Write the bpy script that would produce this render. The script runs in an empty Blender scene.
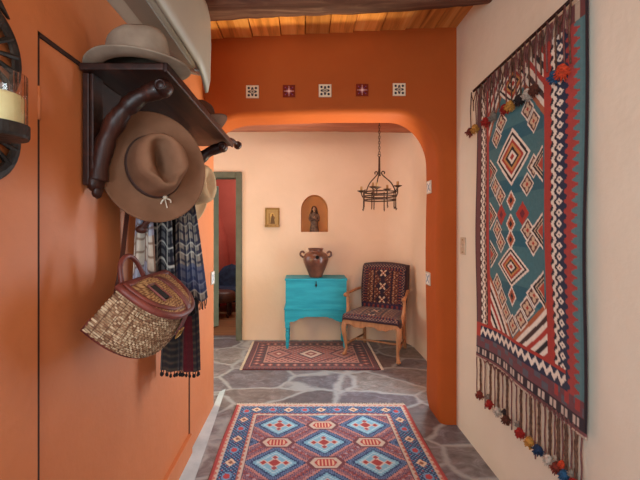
import bpy, bmesh, math, random
import numpy as np
from mathutils import Vector, Matrix, Euler

random.seed(7)
rng = np.random.default_rng(11)
SC = bpy.context.scene
COL = SC.collection
PI = math.pi
H, F, VX, VY = 1.42, 370.0, 304.0, 228.0      # eye height, focal length in px, vanishing point


def P(px, py, d):
    return Vector(((px - VX) * d / F, d, H - (py - VY) * d / F))


def lin(c):
    out = []
    for v in c[:3]:
        v = v / 255.0
        out.append(v / 12.92 if v <= 0.04045 else ((v + 0.055) / 1.055) ** 2.4)
    return out


def L4(*c):
    return lin(c) + [1.0]


# ------------------------------------------------------------------ materials
def new_mat(name):
    m = bpy.data.materials.new(name)
    m.use_nodes = True
    nt = m.node_tree
    b = nt.nodes['Principled BSDF']
    return m, nt, b


def N(nt, t, **kw):
    n = nt.nodes.new(t)
    for k, v in kw.items():
        setattr(n, k, v)
    return n


def ramp(nt, stops, fac):
    r = N(nt, 'ShaderNodeValToRGB')
    e = r.color_ramp.elements
    while len(e) < len(stops):
        e.new(0.5)
    for el, (p, c) in zip(e, stops):
        el.position = p
        el.color = c
    nt.links.new(fac, r.inputs[0])
    return r.outputs[0]


def coords(nt, scale=(1, 1, 1), space='Object'):
    tc = N(nt, 'ShaderNodeTexCoord')
    mp = N(nt, 'ShaderNodeMapping')
    mp.inputs['Scale'].default_value = scale
    nt.links.new(tc.outputs[space], mp.inputs[0])
    return mp.outputs[0]


def noise(nt, vec, scale, detail=4, rough=0.55, dist=0.0):
    n = N(nt, 'ShaderNodeTexNoise')
    n.inputs['Scale'].default_value = scale
    n.inputs['Detail'].default_value = detail
    n.inputs['Roughness'].default_value = rough
    n.inputs['Distortion'].default_value = dist
    nt.links.new(vec, n.inputs['Vector'])
    return n.outputs['Fac']


def bump(nt, b, h, strength, dist=0.01):
    bp = N(nt, 'ShaderNodeBump')
    bp.inputs['Strength'].default_value = strength
    bp.inputs['Distance'].default_value = dist
    nt.links.new(h, bp.inputs['Height'])
    nt.links.new(bp.outputs[0], b.inputs['Normal'])


def noisy(name, c1, c2, scale=6, rough=0.7, bstr=0.25, bdist=0.01, stretch=(1, 1, 1), metal=0.0, detail=5, bscale=None, spec=0.4, lo=0.35, hi=0.65):
    m, nt, b = new_mat(name)
    v = coords(nt, stretch)
    f = noise(nt, v, scale, detail)
    nt.links.new(ramp(nt, [(lo, L4(*c1)), (hi, L4(*c2))], f), b.inputs['Base Color'])
    b.inputs['Roughness'].default_value = rough
    b.inputs['Metallic'].default_value = metal
    b.inputs['Specular IOR Level'].default_value = spec
    if bstr:
        bump(nt, b, noise(nt, v, bscale or scale * 3, 6), bstr, bdist)
    return m


def plaster(name, c1, c2, bstr=0.5, rough=0.75, spec=0.25):
    m, nt, b = new_mat(name)
    v = coords(nt)
    f = noise(nt, v, 1.7, 6, 0.6, 0.4)
    nt.links.new(ramp(nt, [(0.3, L4(*c1)), (0.7, L4(*c2))], f), b.inputs['Base Color'])
    b.inputs['Roughness'].default_value = rough
    b.inputs['Specular IOR Level'].default_value = spec
    add = N(nt, 'ShaderNodeMath', operation='ADD')
    nt.links.new(noise(nt, v, 3.0, 3), add.inputs[0])
    mul = N(nt, 'ShaderNodeMath', operation='MULTIPLY')
    mul.inputs[1].default_value = 0.12
    nt.links.new(noise(nt, v, 40, 5), mul.inputs[0])
    nt.links.new(mul.outputs[0], add.inputs[1])
    bump(nt, b, add.outputs[0], bstr, 0.02)
    return m


def wood(name, c1, c2, c3, axis=1, scale=3.0, rough=0.5, island=False, bstr=0.3):
    m, nt, b = new_mat(name)
    b.inputs['Specular IOR Level'].default_value = 0.3
    st = [9.0, 9.0, 9.0]
    st[axis] = 0.7
    v = coords(nt, tuple(st))
    f = noise(nt, v, scale, 6, 0.6, 0.8)
    col = ramp(nt, [(0.25, L4(*c1)), (0.5, L4(*c2)), (0.75, L4(*c3))], f)
    if island:
        g = N(nt, 'ShaderNodeNewGeometry')
        hsv = N(nt, 'ShaderNodeHueSaturation')
        mr = N(nt, 'ShaderNodeMapRange')
        mr.inputs[3].default_value = 0.7
        mr.inputs[4].default_value = 1.3
        nt.links.new(g.outputs['Random Per Island'], mr.inputs[0])
        nt.links.new(mr.outputs[0], hsv.inputs['Value'])
        nt.links.new(col, hsv.inputs['Color'])
        col = hsv.outputs[0]
    nt.links.new(col, b.inputs['Base Color'])
    b.inputs['Roughness'].default_value = rough
    bump(nt, b, f, bstr, 0.004)
    return m


def painted_cloth(name, rough=0.95, weave=350, bstr=0.35, sheen=0.15):
    m, nt, b = new_mat(name)
    a = N(nt, 'ShaderNodeAttribute')
    a.attribute_name = 'Col'
    v = coords(nt)
    hs = N(nt, 'ShaderNodeHueSaturation')
    mr = N(nt, 'ShaderNodeMapRange')
    mr.inputs[3].default_value = 0.8
    mr.inputs[4].default_value = 1.2
    nt.links.new(noise(nt, v, 60, 3), mr.inputs[0])
    nt.links.new(mr.outputs[0], hs.inputs['Value'])
    nt.links.new(a.outputs['Color'], hs.inputs['Color'])
    nt.links.new(hs.outputs[0], b.inputs['Base Color'])
    b.inputs['Roughness'].default_value = rough
    b.inputs['Specular IOR Level'].default_value = 0.1
    b.inputs['Sheen Weight'].default_value = sheen
    bump(nt, b, noise(nt, v, weave, 2), bstr, 0.003)
    return m


def plain(name, c, rough=0.5, metal=0.0, spec=0.5):
    return noisy(name, [x * 0.93 for x in c], c, 12, rough, 0.08, 0.003, metal=metal, spec=spec)


M = {}
M['orange'] = plaster('orange_plaster', (194, 110, 62), (204, 120, 70), 0.4, 0.55, 0.5)
M['rust'] = plaster('rust_plaster', (166, 77, 27), (176, 86, 32), 0.4, 0.7, 0.2)
M['cream'] = plaster('cream_plaster', (224, 215, 195), (232, 223, 204))
M['peach'] = plaster('peach_plaster', (232, 204, 176), (240, 212, 186))
M['red_wall'] = plaster('red_plaster', (172, 74, 60), (188, 88, 72))
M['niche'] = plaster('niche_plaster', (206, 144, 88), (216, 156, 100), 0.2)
M['planks'] = wood('plank_wood', (140, 80, 34), (222, 146, 72), (244, 184, 112), 1, 1.6, 0.55, True)
M['viga'] = wood('viga_wood', (58, 30, 18), (92, 54, 38), (132, 94, 72), 0, 2.4, 0.7, False, 0.8)
M['viga_pale'] = wood('viga_pale_wood', (146, 88, 66), (170, 106, 80), (186, 124, 96), 0, 2.0, 0.7)
M['dark_wood'] = wood('dark_wood', (24, 10, 7), (44, 20, 14), (70, 36, 26), 1, 2.4, 0.45)
M['dark_branch'] = wood('dark_branch', (26, 11, 8), (48, 22, 16), (78, 42, 32), 2, 1.6, 0.4, False, 0.7)
M['chair_wood'] = wood('chair_wood', (142, 94, 62), (178, 126, 88), (194, 146, 108), 2, 2.0, 0.4)
M['teal'] = noisy('teal_paint', (24, 146, 168), (40, 166, 186), 5, 0.5, 0.2, 0.004, (0.6, 4, 4))
M['iron'] = noisy('black_iron', (30, 25, 23), (58, 48, 42), 30, 0.5, 0.5, 0.004, metal=0.5)
M['rusty_iron'] = noisy('rusty_iron', (58, 40, 30), (92, 66, 48), 30, 0.55, 0.5, 0.004, metal=0.4)
M['felt_tan'] = noisy('tan_felt', (142, 108, 84), (158, 122, 96), 9, 0.95, 0.15, 0.002, spec=0.1)
M['felt_brown'] = noisy('brown_felt', (112, 78, 58), (132, 94, 72), 7, 0.95, 0.15, 0.002, spec=0.1)
M['felt_grey'] = noisy('grey_felt', (118, 102, 88), (140, 124, 108), 9, 0.95, 0.15, 0.002, spec=0.1)
M['felt_dark'] = noisy('dark_felt', (70, 42, 30), (92, 58, 42), 9, 0.8, 0.15, 0.002, spec=0.2)
M['felt_pale'] = noisy('pale_felt', (196, 166, 132), (212, 184, 150), 9, 0.95, 0.15, 0.002, spec=0.1)
M['band_dark'] = plain('dark_ribbon', (66, 40, 32), 0.7)
M['band_tan'] = plain('tan_ribbon', (128, 108, 90), 0.7)
M['leather'] = noisy('burgundy_leather', (88, 36, 30), (122, 58, 48), 14, 0.5, 0.3, 0.004)
M['leather_dark'] = noisy('dark_leather', (62, 28, 20), (84, 42, 30), 14, 0.5, 0.3, 0.004)
M['wicker'] = painted_cloth('wicker', 0.6, 200, 0.3, 0.0)
M['dark_gap'] = plain('dark_gap', (22, 14, 10), 0.9)
M['gap_shade'] = plain('dark_gap_shade', (58, 28, 16), 0.9)  # dark colour standing in for shade in the closet door gap
M['brass'] = plain('aged_brass', (170, 130, 70), 0.4, 0.8)
M['cloth'] = painted_cloth('woven_cloth')
M['pile'] = painted_cloth('wool_pile', 0.95, 420, 0.5, 0.2)
M['black_yarn'] = plain('black_yarn', (28, 24, 26), 0.95)
M['brown_yarn'] = noisy('brown_yarn', (70, 46, 36), (110, 78, 62), 60, 0.95, 0.4, 0.004)
M['purple_yarn'] = noisy('purple_yarn', (96, 60, 58), (128, 84, 78), 60, 0.95, 0.4, 0.004)
M['cream_yarn'] = noisy('cream_yarn', (196, 180, 160), (222, 208, 190), 60, 0.95, 0.4, 0.004)
YARN = {}
for k, c in dict(red=(168, 40, 32), rust=(132, 52, 38), yellow=(204, 146, 66), navy=(36, 56, 88), blue=(48, 92, 130), white=(206, 192, 176), grey=(140, 128, 116), brown=(92, 48, 34), orange=(214, 74, 40), dark=(48, 36, 36)).items():
    YARN[k] = noisy(k + '_wool', [v * 0.75 for v in c], c, 90, 1.0, 0.8, 0.004)
M['plastic'] = noisy('grey_plastic', (150, 140, 130), (158, 148, 137), 3, 0.45, 0.02)
M['plastic_dark'] = noisy('dark_plastic', (108, 98, 90), (118, 108, 98), 3, 0.4, 0.02)
M['badge'] = plain('pale_badge', (206, 198, 188), 0.3)
M['wax'] = noisy('cream_wax', (232, 214, 150), (240, 224, 168), 5, 0.5, 0.05)
M['wax_brown'] = plain('amber_candle', (200, 150, 90), 0.5)
M['frame_green'] = noisy('grey_green_paint', (92, 94, 76), (104, 106, 88), 8, 0.6, 0.2, 0.003)
M['pale_blue'] = noisy('pale_blue_paint', (150, 190, 184), (164, 202, 196), 8, 0.6, 0.1, 0.003)
M['gold'] = noisy('gold_leaf', (140, 112, 64), (176, 144, 92), 20, 0.5, 0.3, 0.003)
M['icon'] = painted_cloth('icon_panel', 0.6, 100, 0.1, 0.0)
M['statue'] = noisy('carved_dark_wood', (66, 46, 36), (120, 92, 72), 25, 0.6, 0.5, 0.006)
M['statue_face'] = plain('carved_face', (166, 124, 94), 0.6)
M['pot'] = noisy('glazed_pottery', (80, 44, 32), (124, 76, 56), 7, 0.28, 0.2, 0.004, spec=0.6)
M['tile'] = painted_cloth('glazed_tile', 0.25, 20, 0.05, 0.0)
M['switch'] = plain('ivory_plastic', (206, 184, 156), 0.4)
M['brown_leather'] = noisy('brown_hide', (70, 40, 30), (98, 60, 46), 9, 0.45, 0.2, 0.004)
M['navy_cloth'] = noisy('navy_fabric', (26, 34, 54), (46, 58, 84), 14, 0.8, 0.2, 0.004)
M['kerb'] = noisy('pale_limewash', (172, 188, 194), (202, 214, 218), 5, 0.7, 0.4, 0.006)
M['floorboard'] = wood('brown_boards', (110, 70, 44), (136, 90, 58), (150, 104, 70), 0, 2.0, 0.5)

# clear glass for the candle
m, nt, b = new_mat('clear_glass')
b.inputs['Base Color'].default_value = (0.95, 0.93, 0.9, 1)
b.inputs['Roughness'].default_value = 0.03
b.inputs['Transmission Weight'].default_value = 1.0
b.inputs['IOR'].default_value = 1.4
nt.links.new(ramp(nt, [(0.0, (.93, .9, .88, 1)), (1.0, (1, .98, .96, 1))], noise(nt, coords(nt), 4)), b.inputs['Base Color'])
M['glass'] = m

# flagstones
m, nt, b = new_mat('slate_flagstones')
v = coords(nt, (1.0, 1.45, 1.0))
nz = N(nt, 'ShaderNodeTexNoise')
nz.inputs['Scale'].default_value = 2.2
nz.inputs['Detail'].default_value = 4
nt.links.new(v, nz.inputs['Vector'])
mx = N(nt, 'ShaderNodeMix', data_type='VECTOR')
mx.inputs[0].default_value = 0.20
nt.links.new(v, mx.inputs[4])
nt.links.new(nz.outputs['Color'], mx.inputs[5])
vo = N(nt, 'ShaderNodeTexVoronoi', feature='DISTANCE_TO_EDGE')
vo.inputs['Scale'].default_value = 2.3
vo.inputs['Randomness'].default_value = 0.75
nt.links.new(mx.outputs[1], vo.inputs['Vector'])
vc = N(nt, 'ShaderNodeTexVoronoi', feature='F1')
vc.inputs['Scale'].default_value = 2.3
vc.inputs['Randomness'].default_value = 0.75
nt.links.new(mx.outputs[1], vc.inputs['Vector'])
sx = N(nt, 'ShaderNodeSeparateColor')
nt.links.new(vc.outputs['Color'], sx.inputs[0])
stone = ramp(nt, [(0.0, L4(94, 86, 90)), (0.3, L4(126, 121, 124)), (0.55, L4(104, 101, 110)), (0.8, L4(134, 129, 126)), (1.0, L4(104, 92, 94))], sx.outputs[0])
nn = noise(nt, v, 9, 8, 0.7, 1.2)
ms = N(nt, 'ShaderNodeMix', data_type='RGBA', blend_type='MULTIPLY')
ms.inputs[0].default_value = 0.8
nt.links.new(stone, ms.inputs[6])
nt.links.new(ramp(nt, [(0.32, (.50, .46, .46, 1)), (0.52, (1.0, 1.0, 1.0, 1)), (0.68, (1.7, 1.75, 1.8, 1))], nn), ms.inputs[7])
ed = N(nt, 'ShaderNodeMath', operation='ADD')
sc_ = N(nt, 'ShaderNodeMath', operation='MULTIPLY')
sc_.inputs[1].default_value = 0.035
nt.links.new(noise(nt, v, 14, 5), sc_.inputs[0])
nt.links.new(vo.outputs['Distance'], ed.inputs[0])
nt.links.new(sc_.outputs[0], ed.inputs[1])
gm = ramp(nt, [(0.030, (.75, .75, .75, 1)), (0.075, (0, 0, 0, 1))], ed.outputs[0])
mg = N(nt, 'ShaderNodeMix', data_type='RGBA')
nt.links.new(gm, mg.inputs[0])
nt.links.new(ms.outputs[2], mg.inputs[6])
mg.inputs[7].default_value = L4(166, 170, 172)
nt.links.new(mg.outputs[2], b.inputs['Base Color'])
b.inputs['Roughness'].default_value = 0.42
hb = N(nt, 'ShaderNodeMath', operation='SUBTRACT')
nt.links.new(nn, hb.inputs[0])
nt.links.new(gm, hb.inputs[1])
bump(nt, b, hb.outputs[0], 0.35, 0.008)
M['stone'] = m


# ------------------------------------------------------------------ geometry helpers
class MB:
    def __init__(self):
        self.v, self.f = [], []

    def add(self, vs, fs):
        o = len(self.v)
        self.v += [tuple(p) for p in vs]
        self.f += [tuple(i + o for i in f) for f in fs]
        return self

    def box(self, lo, hi, mat=None):
        x0, y0, z0 = lo
        x1, y1, z1 = hi
        vs = [Vector(p) for p in ((x0, y0, z0), (x1, y0, z0), (x1, y1, z0), (x0, y1, z0), (x0, y0, z1), (x1, y0, z1), (x1, y1, z1), (x0, y1, z1))]
        if mat is not None:
            vs = [mat @ p for p in vs]
        return self.add(vs, [(3, 2, 1, 0), (4, 5, 6, 7), (0, 1, 5, 4), (1, 2, 6, 5), (2, 3, 7, 6), (3, 0, 4, 7)])

    def tube(self, pts, r, n=10, caps=True, flat=1.0):
        pts = [Vector(p) for p in pts]
        rs = list(r) if hasattr(r, '__len__') else [r] * len(pts)
        vs, fs = [], []
        t0 = (pts[1] - pts[0]).normalized()
        ref = Vector((0, 0, 1)) if abs(t0.z) < 0.9 else Vector((0, 1, 0))
        u = t0.cross(ref).normalized()
        for i, p in enumerate(pts):
            t = (pts[min(i + 1, len(pts) - 1)] - pts[max(i - 1, 0)]).normalized()
            u = (u - t * u.dot(t)).normalized()
            w = t.cross(u)
            for k in range(n):
                a = 2 * PI * k / n
                vs.append(p + (u * math.cos(a) + w * math.sin(a) * flat) * rs[i])
        for i in range(len(pts) - 1):
            for k in range(n):
                fs.append((i * n + k, i * n + (k + 1) % n, (i + 1) * n + (k + 1) % n, (i + 1) * n + k))
        if caps:
            fs.append(tuple(range(n - 1, -1, -1)))
            fs.append(tuple((len(pts) - 1) * n + k for k in range(n)))
        return self.add(vs, fs)

    def lathe(self, prof, c=(0, 0, 0), n=24, sx=1.0, sy=1.0, mat=None):
        vs, fs = [], []
        c = Vector(c)
        for r, z in prof:
            for k in range(n):
                a = 2 * PI * k / n
                p = Vector((r * math.cos(a) * sx, r * math.sin(a) * sy, z))
                vs.append(c + (mat @ p if mat is not None else p))
        for i in range(len(prof) - 1):
            for k in range(n):
                fs.append((i * n + k, i * n + (k + 1) % n, (i + 1) * n + (k + 1) % n, (i + 1) * n + k))
        fs.append(tuple(range(n - 1, -1, -1)))
        fs.append(tuple((len(prof) - 1) * n + k for k in range(n)))
        return self.add(vs, fs)

    def ball(self, c, r, n=12, m=8, s=(1, 1, 1), jit=0.0):
        prof = []
        vs, fs = [], []
        c = Vector(c)
        for i in range(m + 1):
            th = PI * i / m
            for k in range(n):
                a = 2 * PI * k / n
                q = r * (1 + random.uniform(-jit, jit))
                vs.append(c + Vector((math.sin(th) * math.cos(a) * s[0], math.sin(th) * math.sin(a) * s[1], -math.cos(th) * s[2])) * q)
        for i in range(m):
            for k in range(n):
                fs.append((i * n + k, i * n + (k + 1) % n, (i + 1) * n + (k + 1) % n, (i + 1) * n + k))
        return self.add(vs, fs)

    def ring(self, c, R, r, n=24, k=8, mat=None, sz=1.0):
        vs, fs = [], []
        c = Vector(c)
        for i in range(n):
            a = 2 * PI * i / n
            for j in range(k):
                b_ = 2 * PI * j / k
                p = Vector(((R + r * math.cos(b_)) * math.cos(a), (R + r * math.cos(b_)) * math.sin(a), r * math.sin(b_) * sz))
                vs.append(c + (mat @ p if mat is not None else p))
        for i in range(n):
            for j in range(k):
                fs.append((i * k + j, ((i + 1) % n) * k + j, ((i + 1) % n) * k + (j + 1) % k, i * k + (j + 1) % k))
        return self.add(vs, fs)

    def prism(self, poly, a, b_, axis='y'):
        """poly of 2-D points extruded from a to b_ along an axis"""
        def pt(p, t):
            if axis == 'y':
                return (p[0], t, p[1])
            if axis == 'x':
                return (t, p[0], p[1])
            return (p[0], p[1], t)
        n = len(poly)
        vs = [pt(p, a) for p in poly] + [pt(p, b_) for p in poly]
        fs = [tuple(range(n)), tuple(range(2 * n - 1, n - 1, -1))]
        fs += [(i, i + n, (i + 1) % n + n, (i + 1) % n) for i in range(n)]
        return self.add(vs, fs)

    def build(self, name, mat, parent=None, smooth=False, bevel=0.0, seg=2, solid=0.0, loc=None, sub=0, auto=None):
        me = bpy.data.meshes.new(name)
        me.from_pydata(self.v, [], self.f)
        bm = bmesh.new()
        bm.from_mesh(me)
        bmesh.ops.recalc_face_normals(bm, faces=bm.faces)
        bm.to_mesh(me)
        bm.free()
        return link(name, me, mat, parent, smooth, bevel, seg, solid, loc, sub)


def link(name, me, mat, parent=None, smooth=False, bevel=0.0, seg=2, solid=0.0, loc=None, sub=0):
    o = bpy.data.objects.new(name, me)
    COL.objects.link(o)
    if mat is not None:
        me.materials.append(mat)
    if smooth:
        me.polygons.foreach_set('use_smooth', [True] * len(me.polygons))
    if parent is not None:
        o.parent = parent
    if loc is not None:
        o.location = loc
    if bevel:
        md = o.modifiers.new('bevel', 'BEVEL')
        md.width = bevel
        md.segments = seg
        md.limit_method = 'ANGLE'
        md.angle_limit = math.radians(40)
    if solid:
        md = o.modifiers.new('solid', 'SOLIDIFY')
        md.thickness = solid
        md.offset = 0
    if sub:
        md = o.modifiers.new('sub', 'SUBSURF')
        md.levels = sub
        md.render_levels = sub
    return o


def grid_mesh(name, pos, col, mat, parent=None, solid=0.0, smooth=True, closed_u=False):
    """pos: (nv, nu, 3) array; col: (nv, nu, 3) sRGB 0-255 painted pattern or None"""
    nv, nu = pos.shape[:2]
    me = bpy.data.meshes.new(name)
    idx = np.arange(nv * nu).reshape(nv, nu)
    if closed_u:
        a = idx[:-1, :]
        b_ = np.roll(idx, -1, 1)[:-1, :]
        c = np.roll(idx, -1, 1)[1:, :]
        d = idx[1:, :]
    else:
        a, b_, c, d = idx[:-1, :-1], idx[:-1, 1:], idx[1:, 1:], idx[1:, :-1]
    faces = np.stack([a, b_, c, d], -1).reshape(-1, 4)
    me.vertices.add(nv * nu)
    me.vertices.foreach_set('co', pos.reshape(-1).astype(np.float32))
    nf = len(faces)
    me.loops.add(nf * 4)
    me.loops.foreach_set('vertex_index', faces.reshape(-1).astype(np.int32))
    me.polygons.add(nf)
    me.polygons.foreach_set('loop_start', (np.arange(nf) * 4).astype(np.int32))
    me.update(calc_edges=True)
    me.validate()
    if col is not None:
        at = me.color_attributes.new('Col', 'FLOAT_COLOR', 'POINT')
        c01 = np.clip(col, 0, 255) / 255.0
        l = np.where(c01 <= 0.04045, c01 / 12.92, ((c01 + 0.055) / 1.055) ** 2.4)
        rgba = np.ones((nv * nu, 4), np.float32)
        rgba[:, :3] = l.reshape(-1, 3)
        at.data.foreach_set('color', rgba.reshape(-1))
    return link(name, me, mat, parent, smooth, solid=solid)


def tag(o, label, cat, group=None):
    o['label'] = label
    o['category'] = cat
    if group:
        o['group'] = group
    return o


def thing(name, label, cat, loc=(0, 0, 0), rot=None, group=None):
    o = bpy.data.objects.new(name, None)
    COL.objects.link(o)
    o.empty_display_size = 0.1
    o.location = loc
    if rot is not None:
        if isinstance(rot, Matrix):
            o.rotation_euler = rot.to_euler()
        else:
            o.rotation_euler = rot
    return tag(o, label, cat, group)


def structure(o):
    o['kind'] = 'structure'
    return o


def bez(pts, n=24):
    """smooth Catmull-Rom path through points (any dimension tuples)"""
    pts = [Vector(p) for p in pts]
    out = []
    segs = len(pts) - 1
    for i in range(segs):
        p0, p1, p2, p3 = pts[max(i - 1, 0)], pts[i], pts[i + 1], pts[min(i + 2, segs)]
        k = max(2, n // segs)
        for j in range(k):
            t = j / k
            out.append(0.5 * ((2 * p1) + (p2 - p0) * t + (2 * p0 - 5 * p1 + 4 * p2 - p3) * t * t + (3 * p1 - p0 - 3 * p2 + p3) * t ** 3))
    out.append(pts[-1])
    return out


# ------------------------------------------------------------------ the setting
XL, XR = -0.72, 1.10          # hall side walls
YA, YB = 2.667, 2.96          # arch wall front and back
YW = 4.69                     # end wall of the far room
XR2 = 1.31                    # right wall of the far room
ZC = 2.86                     # ceilings
Y0 = -1.7                     # open end of the hall behind the viewer
XL2 = -2.9

mb = MB()
mb.add([(XL2, Y0, 0), (XR2 + 0.3, Y0, 0), (XR2 + 0.3, YW + 0.2, 0), (XL2, YW + 0.2, 0)], [(0, 1, 2, 3)])
structure(mb.build('floor', M['stone']))
mb = MB()
mb.box((-3.2, YW + 0.2, -0.1), (0.4, 7.6, 0.0))
structure(mb.build('floor_beyond', M['floorboard']))

# left wall with a flush painted closet door set into it
DY0, DY1, DZ0, DZ1 = 1.0, 2.34, 0.117, 1.955
mb = MB()
mb.box((XL - 0.16, Y0, 0), (XL, DY0, ZC + 0.1))
mb.box((XL - 0.16, DY0, DZ1), (XL, DY1, ZC + 0.1))
mb.box((XL - 0.16, DY0, 0), (XL, DY1, DZ0))
poly = [(XL - 0.16, DY1), (XL, DY1)]
r = 0.05
for k in range(7):
    a = k / 6 * PI / 2
    poly.append((XL - r + r * math.cos(a), YB + 0.03 - r + r * math.sin(a)))
poly += [(XL - 0.16, YB + 0.03)]
mb.prism(poly, 0, ZC + 0.1, 'z')
mb.box((XL - 0.17, DY0 - 0.02, DZ0 - 0.02), (XL - 0.045, DY1 + 0.02, DZ1 + 0.02))
structure(mb.build('wall_left', M['orange']))
mb = MB()
mb.box((XL - 0.04, DY0 + 0.012, DZ0 + 0.006), (XL - 0.006, DY1 - 0.008, DZ1 - 0.012))
structure(mb.build('door_1', M['orange'], bevel=0.003))
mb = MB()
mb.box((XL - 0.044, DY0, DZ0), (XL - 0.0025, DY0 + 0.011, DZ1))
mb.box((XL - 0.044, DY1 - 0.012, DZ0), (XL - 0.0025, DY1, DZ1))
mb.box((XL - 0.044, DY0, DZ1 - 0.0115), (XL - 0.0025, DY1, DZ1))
structure(mb.build('door_gap_shade_trim', M['gap_shade']))  # dark strips that draw the shadow line round the door
mb = MB().box((XL - 0.01, DY0, 0), (XL + 0.016, DY1 - 0.004, DZ0 + 0.0065))
structure(mb.build('baseboard_left', M['orange'], bevel=0.003))
o = MB()
for z in (1.76, 0.4):
    o.tube([(XL - 0.002, DY0 + 0.006, z - 0.045), (XL - 0.002, DY0 + 0.006, z + 0.045)], 0.006, 8)
structure(o.build('door_hinge_trim', M['orange'], smooth=True))

mb = MB()
mb.box((XR, Y0, 0), (XR + 0.15, YA + 0.05, ZC + 0.1))
structure(mb.build('wall_right', M['cream']))

# arch wall: rounded opening
op = [(-0.735, -0.02)]
ZT, XJ = 2.25, 0.965
RX, RZ = 0.30, 0.36
op += [(-0.735, z) for z in np.linspace(0.2, 1.85, 6)]
for k in range(1, 15):
    a = PI - k / 14 * PI / 2
    op.append((-0.735 + 0.34 + 0.34 * math.cos(a), 1.95 + (ZT - 0.02 - 1.95) * math.sin(a)))
for x in np.linspace(-0.3, XJ - RX, 8):
    op.append((x, ZT - 0.02 + 0.02 * min(1, (x + 0.4) / 0.6)))
for k in range(1, 15):
    a = PI / 2 - k / 14 * PI / 2
    op.append((XJ - RX + RX * math.cos(a), ZT - RZ + RZ * math.sin(a)))
op += [(XJ + 0.006 * math.sin(z * 4), z) for z in np.linspace(1.7, 0.12, 8)] + [(XJ + 0.012, 0.05), (XJ + 0.03, -0.02)]
op = [Vector((p[0], p[1])) for p in op]
rr = 0.045
vs, fs = [], []
secs = []
for i, p in enumerate(op):
    t = (op[min(i + 1, len(op) - 1)] - op[max(i - 1, 0)]).normalized()
    n = Vector((-t.y, t.x))                      # away from the opening
    if abs(n.x) > abs(n.y) + 0.35 and p.y < 1.96:
        out = Vector((XL - 0.06 if p.x < 0 else XR + 0.05, p.y))
    else:
        out = Vector((min(max(p.x + n.x * 0.3, XL - 0.06), XR + 0.05), ZC + 0.1))
    row = [(out.x, YA, out.y)]
    for k in range(7):
        a = k / 6 * PI / 2
        off = rr * (1 - math.sin(a))
        row.append((p.x + n.x * off, YA + rr * (1 - math.cos(a)), p.y + n.y * off))
    for k in range(7):
        a = (6 - k) / 6 * PI / 2
        off = rr * (1 - math.sin(a))
        row.append((p.x + n.x * off, YB - rr * (1 - math.cos(a)), p.y + n.y * off))
    row.append((out.x, YB, out.y))
    secs.append(row)
nrow = len(secs[0])
for row in secs:
    vs += row
for i in range(len(secs) - 1):
    for k in range(nrow - 1):
        fs.append((i * nrow + k, i * nrow + k + 1, (i + 1) * nrow + k + 1, (i + 1) * nrow + k))
mb = MB().add(vs, fs)
# corner pieces
for x0, x1 in ((XL - 0.06, XL - 0.06), (XR + 0.05, XR + 0.05)):
    pass
mb.box((0.9, YA + 0.002, 2.0), (XR + 0.05, YB - 0.002, ZC + 0.1)) if False else None
o = structure(mb.build('wall_arch', M['rust'], smooth=False))
fl = [False] * len(o.data.polygons)
o.data.polygons.foreach_set('use_smooth', [True] * len(fl))
md = o.modifiers.new('split', 'EDGE_SPLIT')
md.split_angle = math.radians(35)

# far room: end wall with niche and doorway
DRL, DRR, DRZ = -1.68, -0.86, 2.13
NX, NZ0, NZ1, NW, ND = 0.133, 1.37, 1.84, 0.171, 0.13
bm = bmesh.new()
outer = [(XL2, 0), (DRL, 0), (DRL, DRZ), (DRR, DRZ), (DRR, 0), (1.01, 0), (1.01, ZC + 0.1), (XL2, ZC + 0.1)]
hole = [(NX - NW, NZ0), (NX + NW, NZ0)]
zs = NZ1 - NW * 1.15
for k in range(25):
    a = k / 24 * PI
    hole.append((NX + NW * math.cos(a), zs + NW * 1.15 * math.sin(a)))
def loop(pts, y):
    v_ = [bm.verts.new((p[0], y, p[1])) for p in pts]
    return v_, [bm.edges.new((v_[i], v_[(i + 1) % len(v_)])) for i in range(len(v_))]
vo_, e1 = loop(outer, YW)
vh_, e2 = loop(hole, YW)
bmesh.ops.triangle_fill(bm, edges=e1 + e2, use_beauty=True, use_dissolve=False)
# rounded corner + right wall
prev = None
pts = [(1.01, YW)]
for k in range(1, 13):
    a = PI / 2 - k / 12 * PI / 2
    pts.append((1.01 + 0.3 * math.cos(a), YW - 0.3 + 0.3 * math.sin(a)))
me = bpy.data.meshes.new('wall_back')
bmesh.ops.recalc_face_normals(bm, faces=bm.faces)
bm.to_mesh(me)
bm.free()
structure(link('wall_back', me, M['peach']))
mb = MB()
pts += [(XR2, YB - 0.05)]
vs = [(p[0], p[1], 0) for p in pts] + [(p[0], p[1], ZC + 0.1) for p in pts]
n = len(pts)
mb.add(vs, [(i, i + 1, i + 1 + n, i + n) for i in range(n - 1)])
structure(mb.build('wall_right_beyond', M['peach'], smooth=True))
# back face of the arch wall's neighbours closes the far room
mb = MB()
mb.box((XL2, YB - 0.1, 0), (XL - 0.15, YB + 0.03, ZC + 0.1))
mb.box((XR + 0.04, YB - 0.1, 0), (XR2 + 0.1, YB, ZC + 0.1))
structure(mb.build('wall_front_beyond', M['peach']))
mb = MB()
vs = [(p[0], YW - 0.0005, p[1]) for p in hole] + [(p[0] * 0.96 + NX * 0.04, YW + ND, p[1] if i < 2 else (p[1] - zs) * 0.96 + zs) for i, p in enumerate(hole)]
n = len(hole)
mb.add(vs, [(i, (i + 1) % n, (i + 1) % n + n, i + n) for i in range(n)] + [tuple(range(n, 2 * n))])
structure(mb.build('wall_niche', M['niche']))
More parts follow.
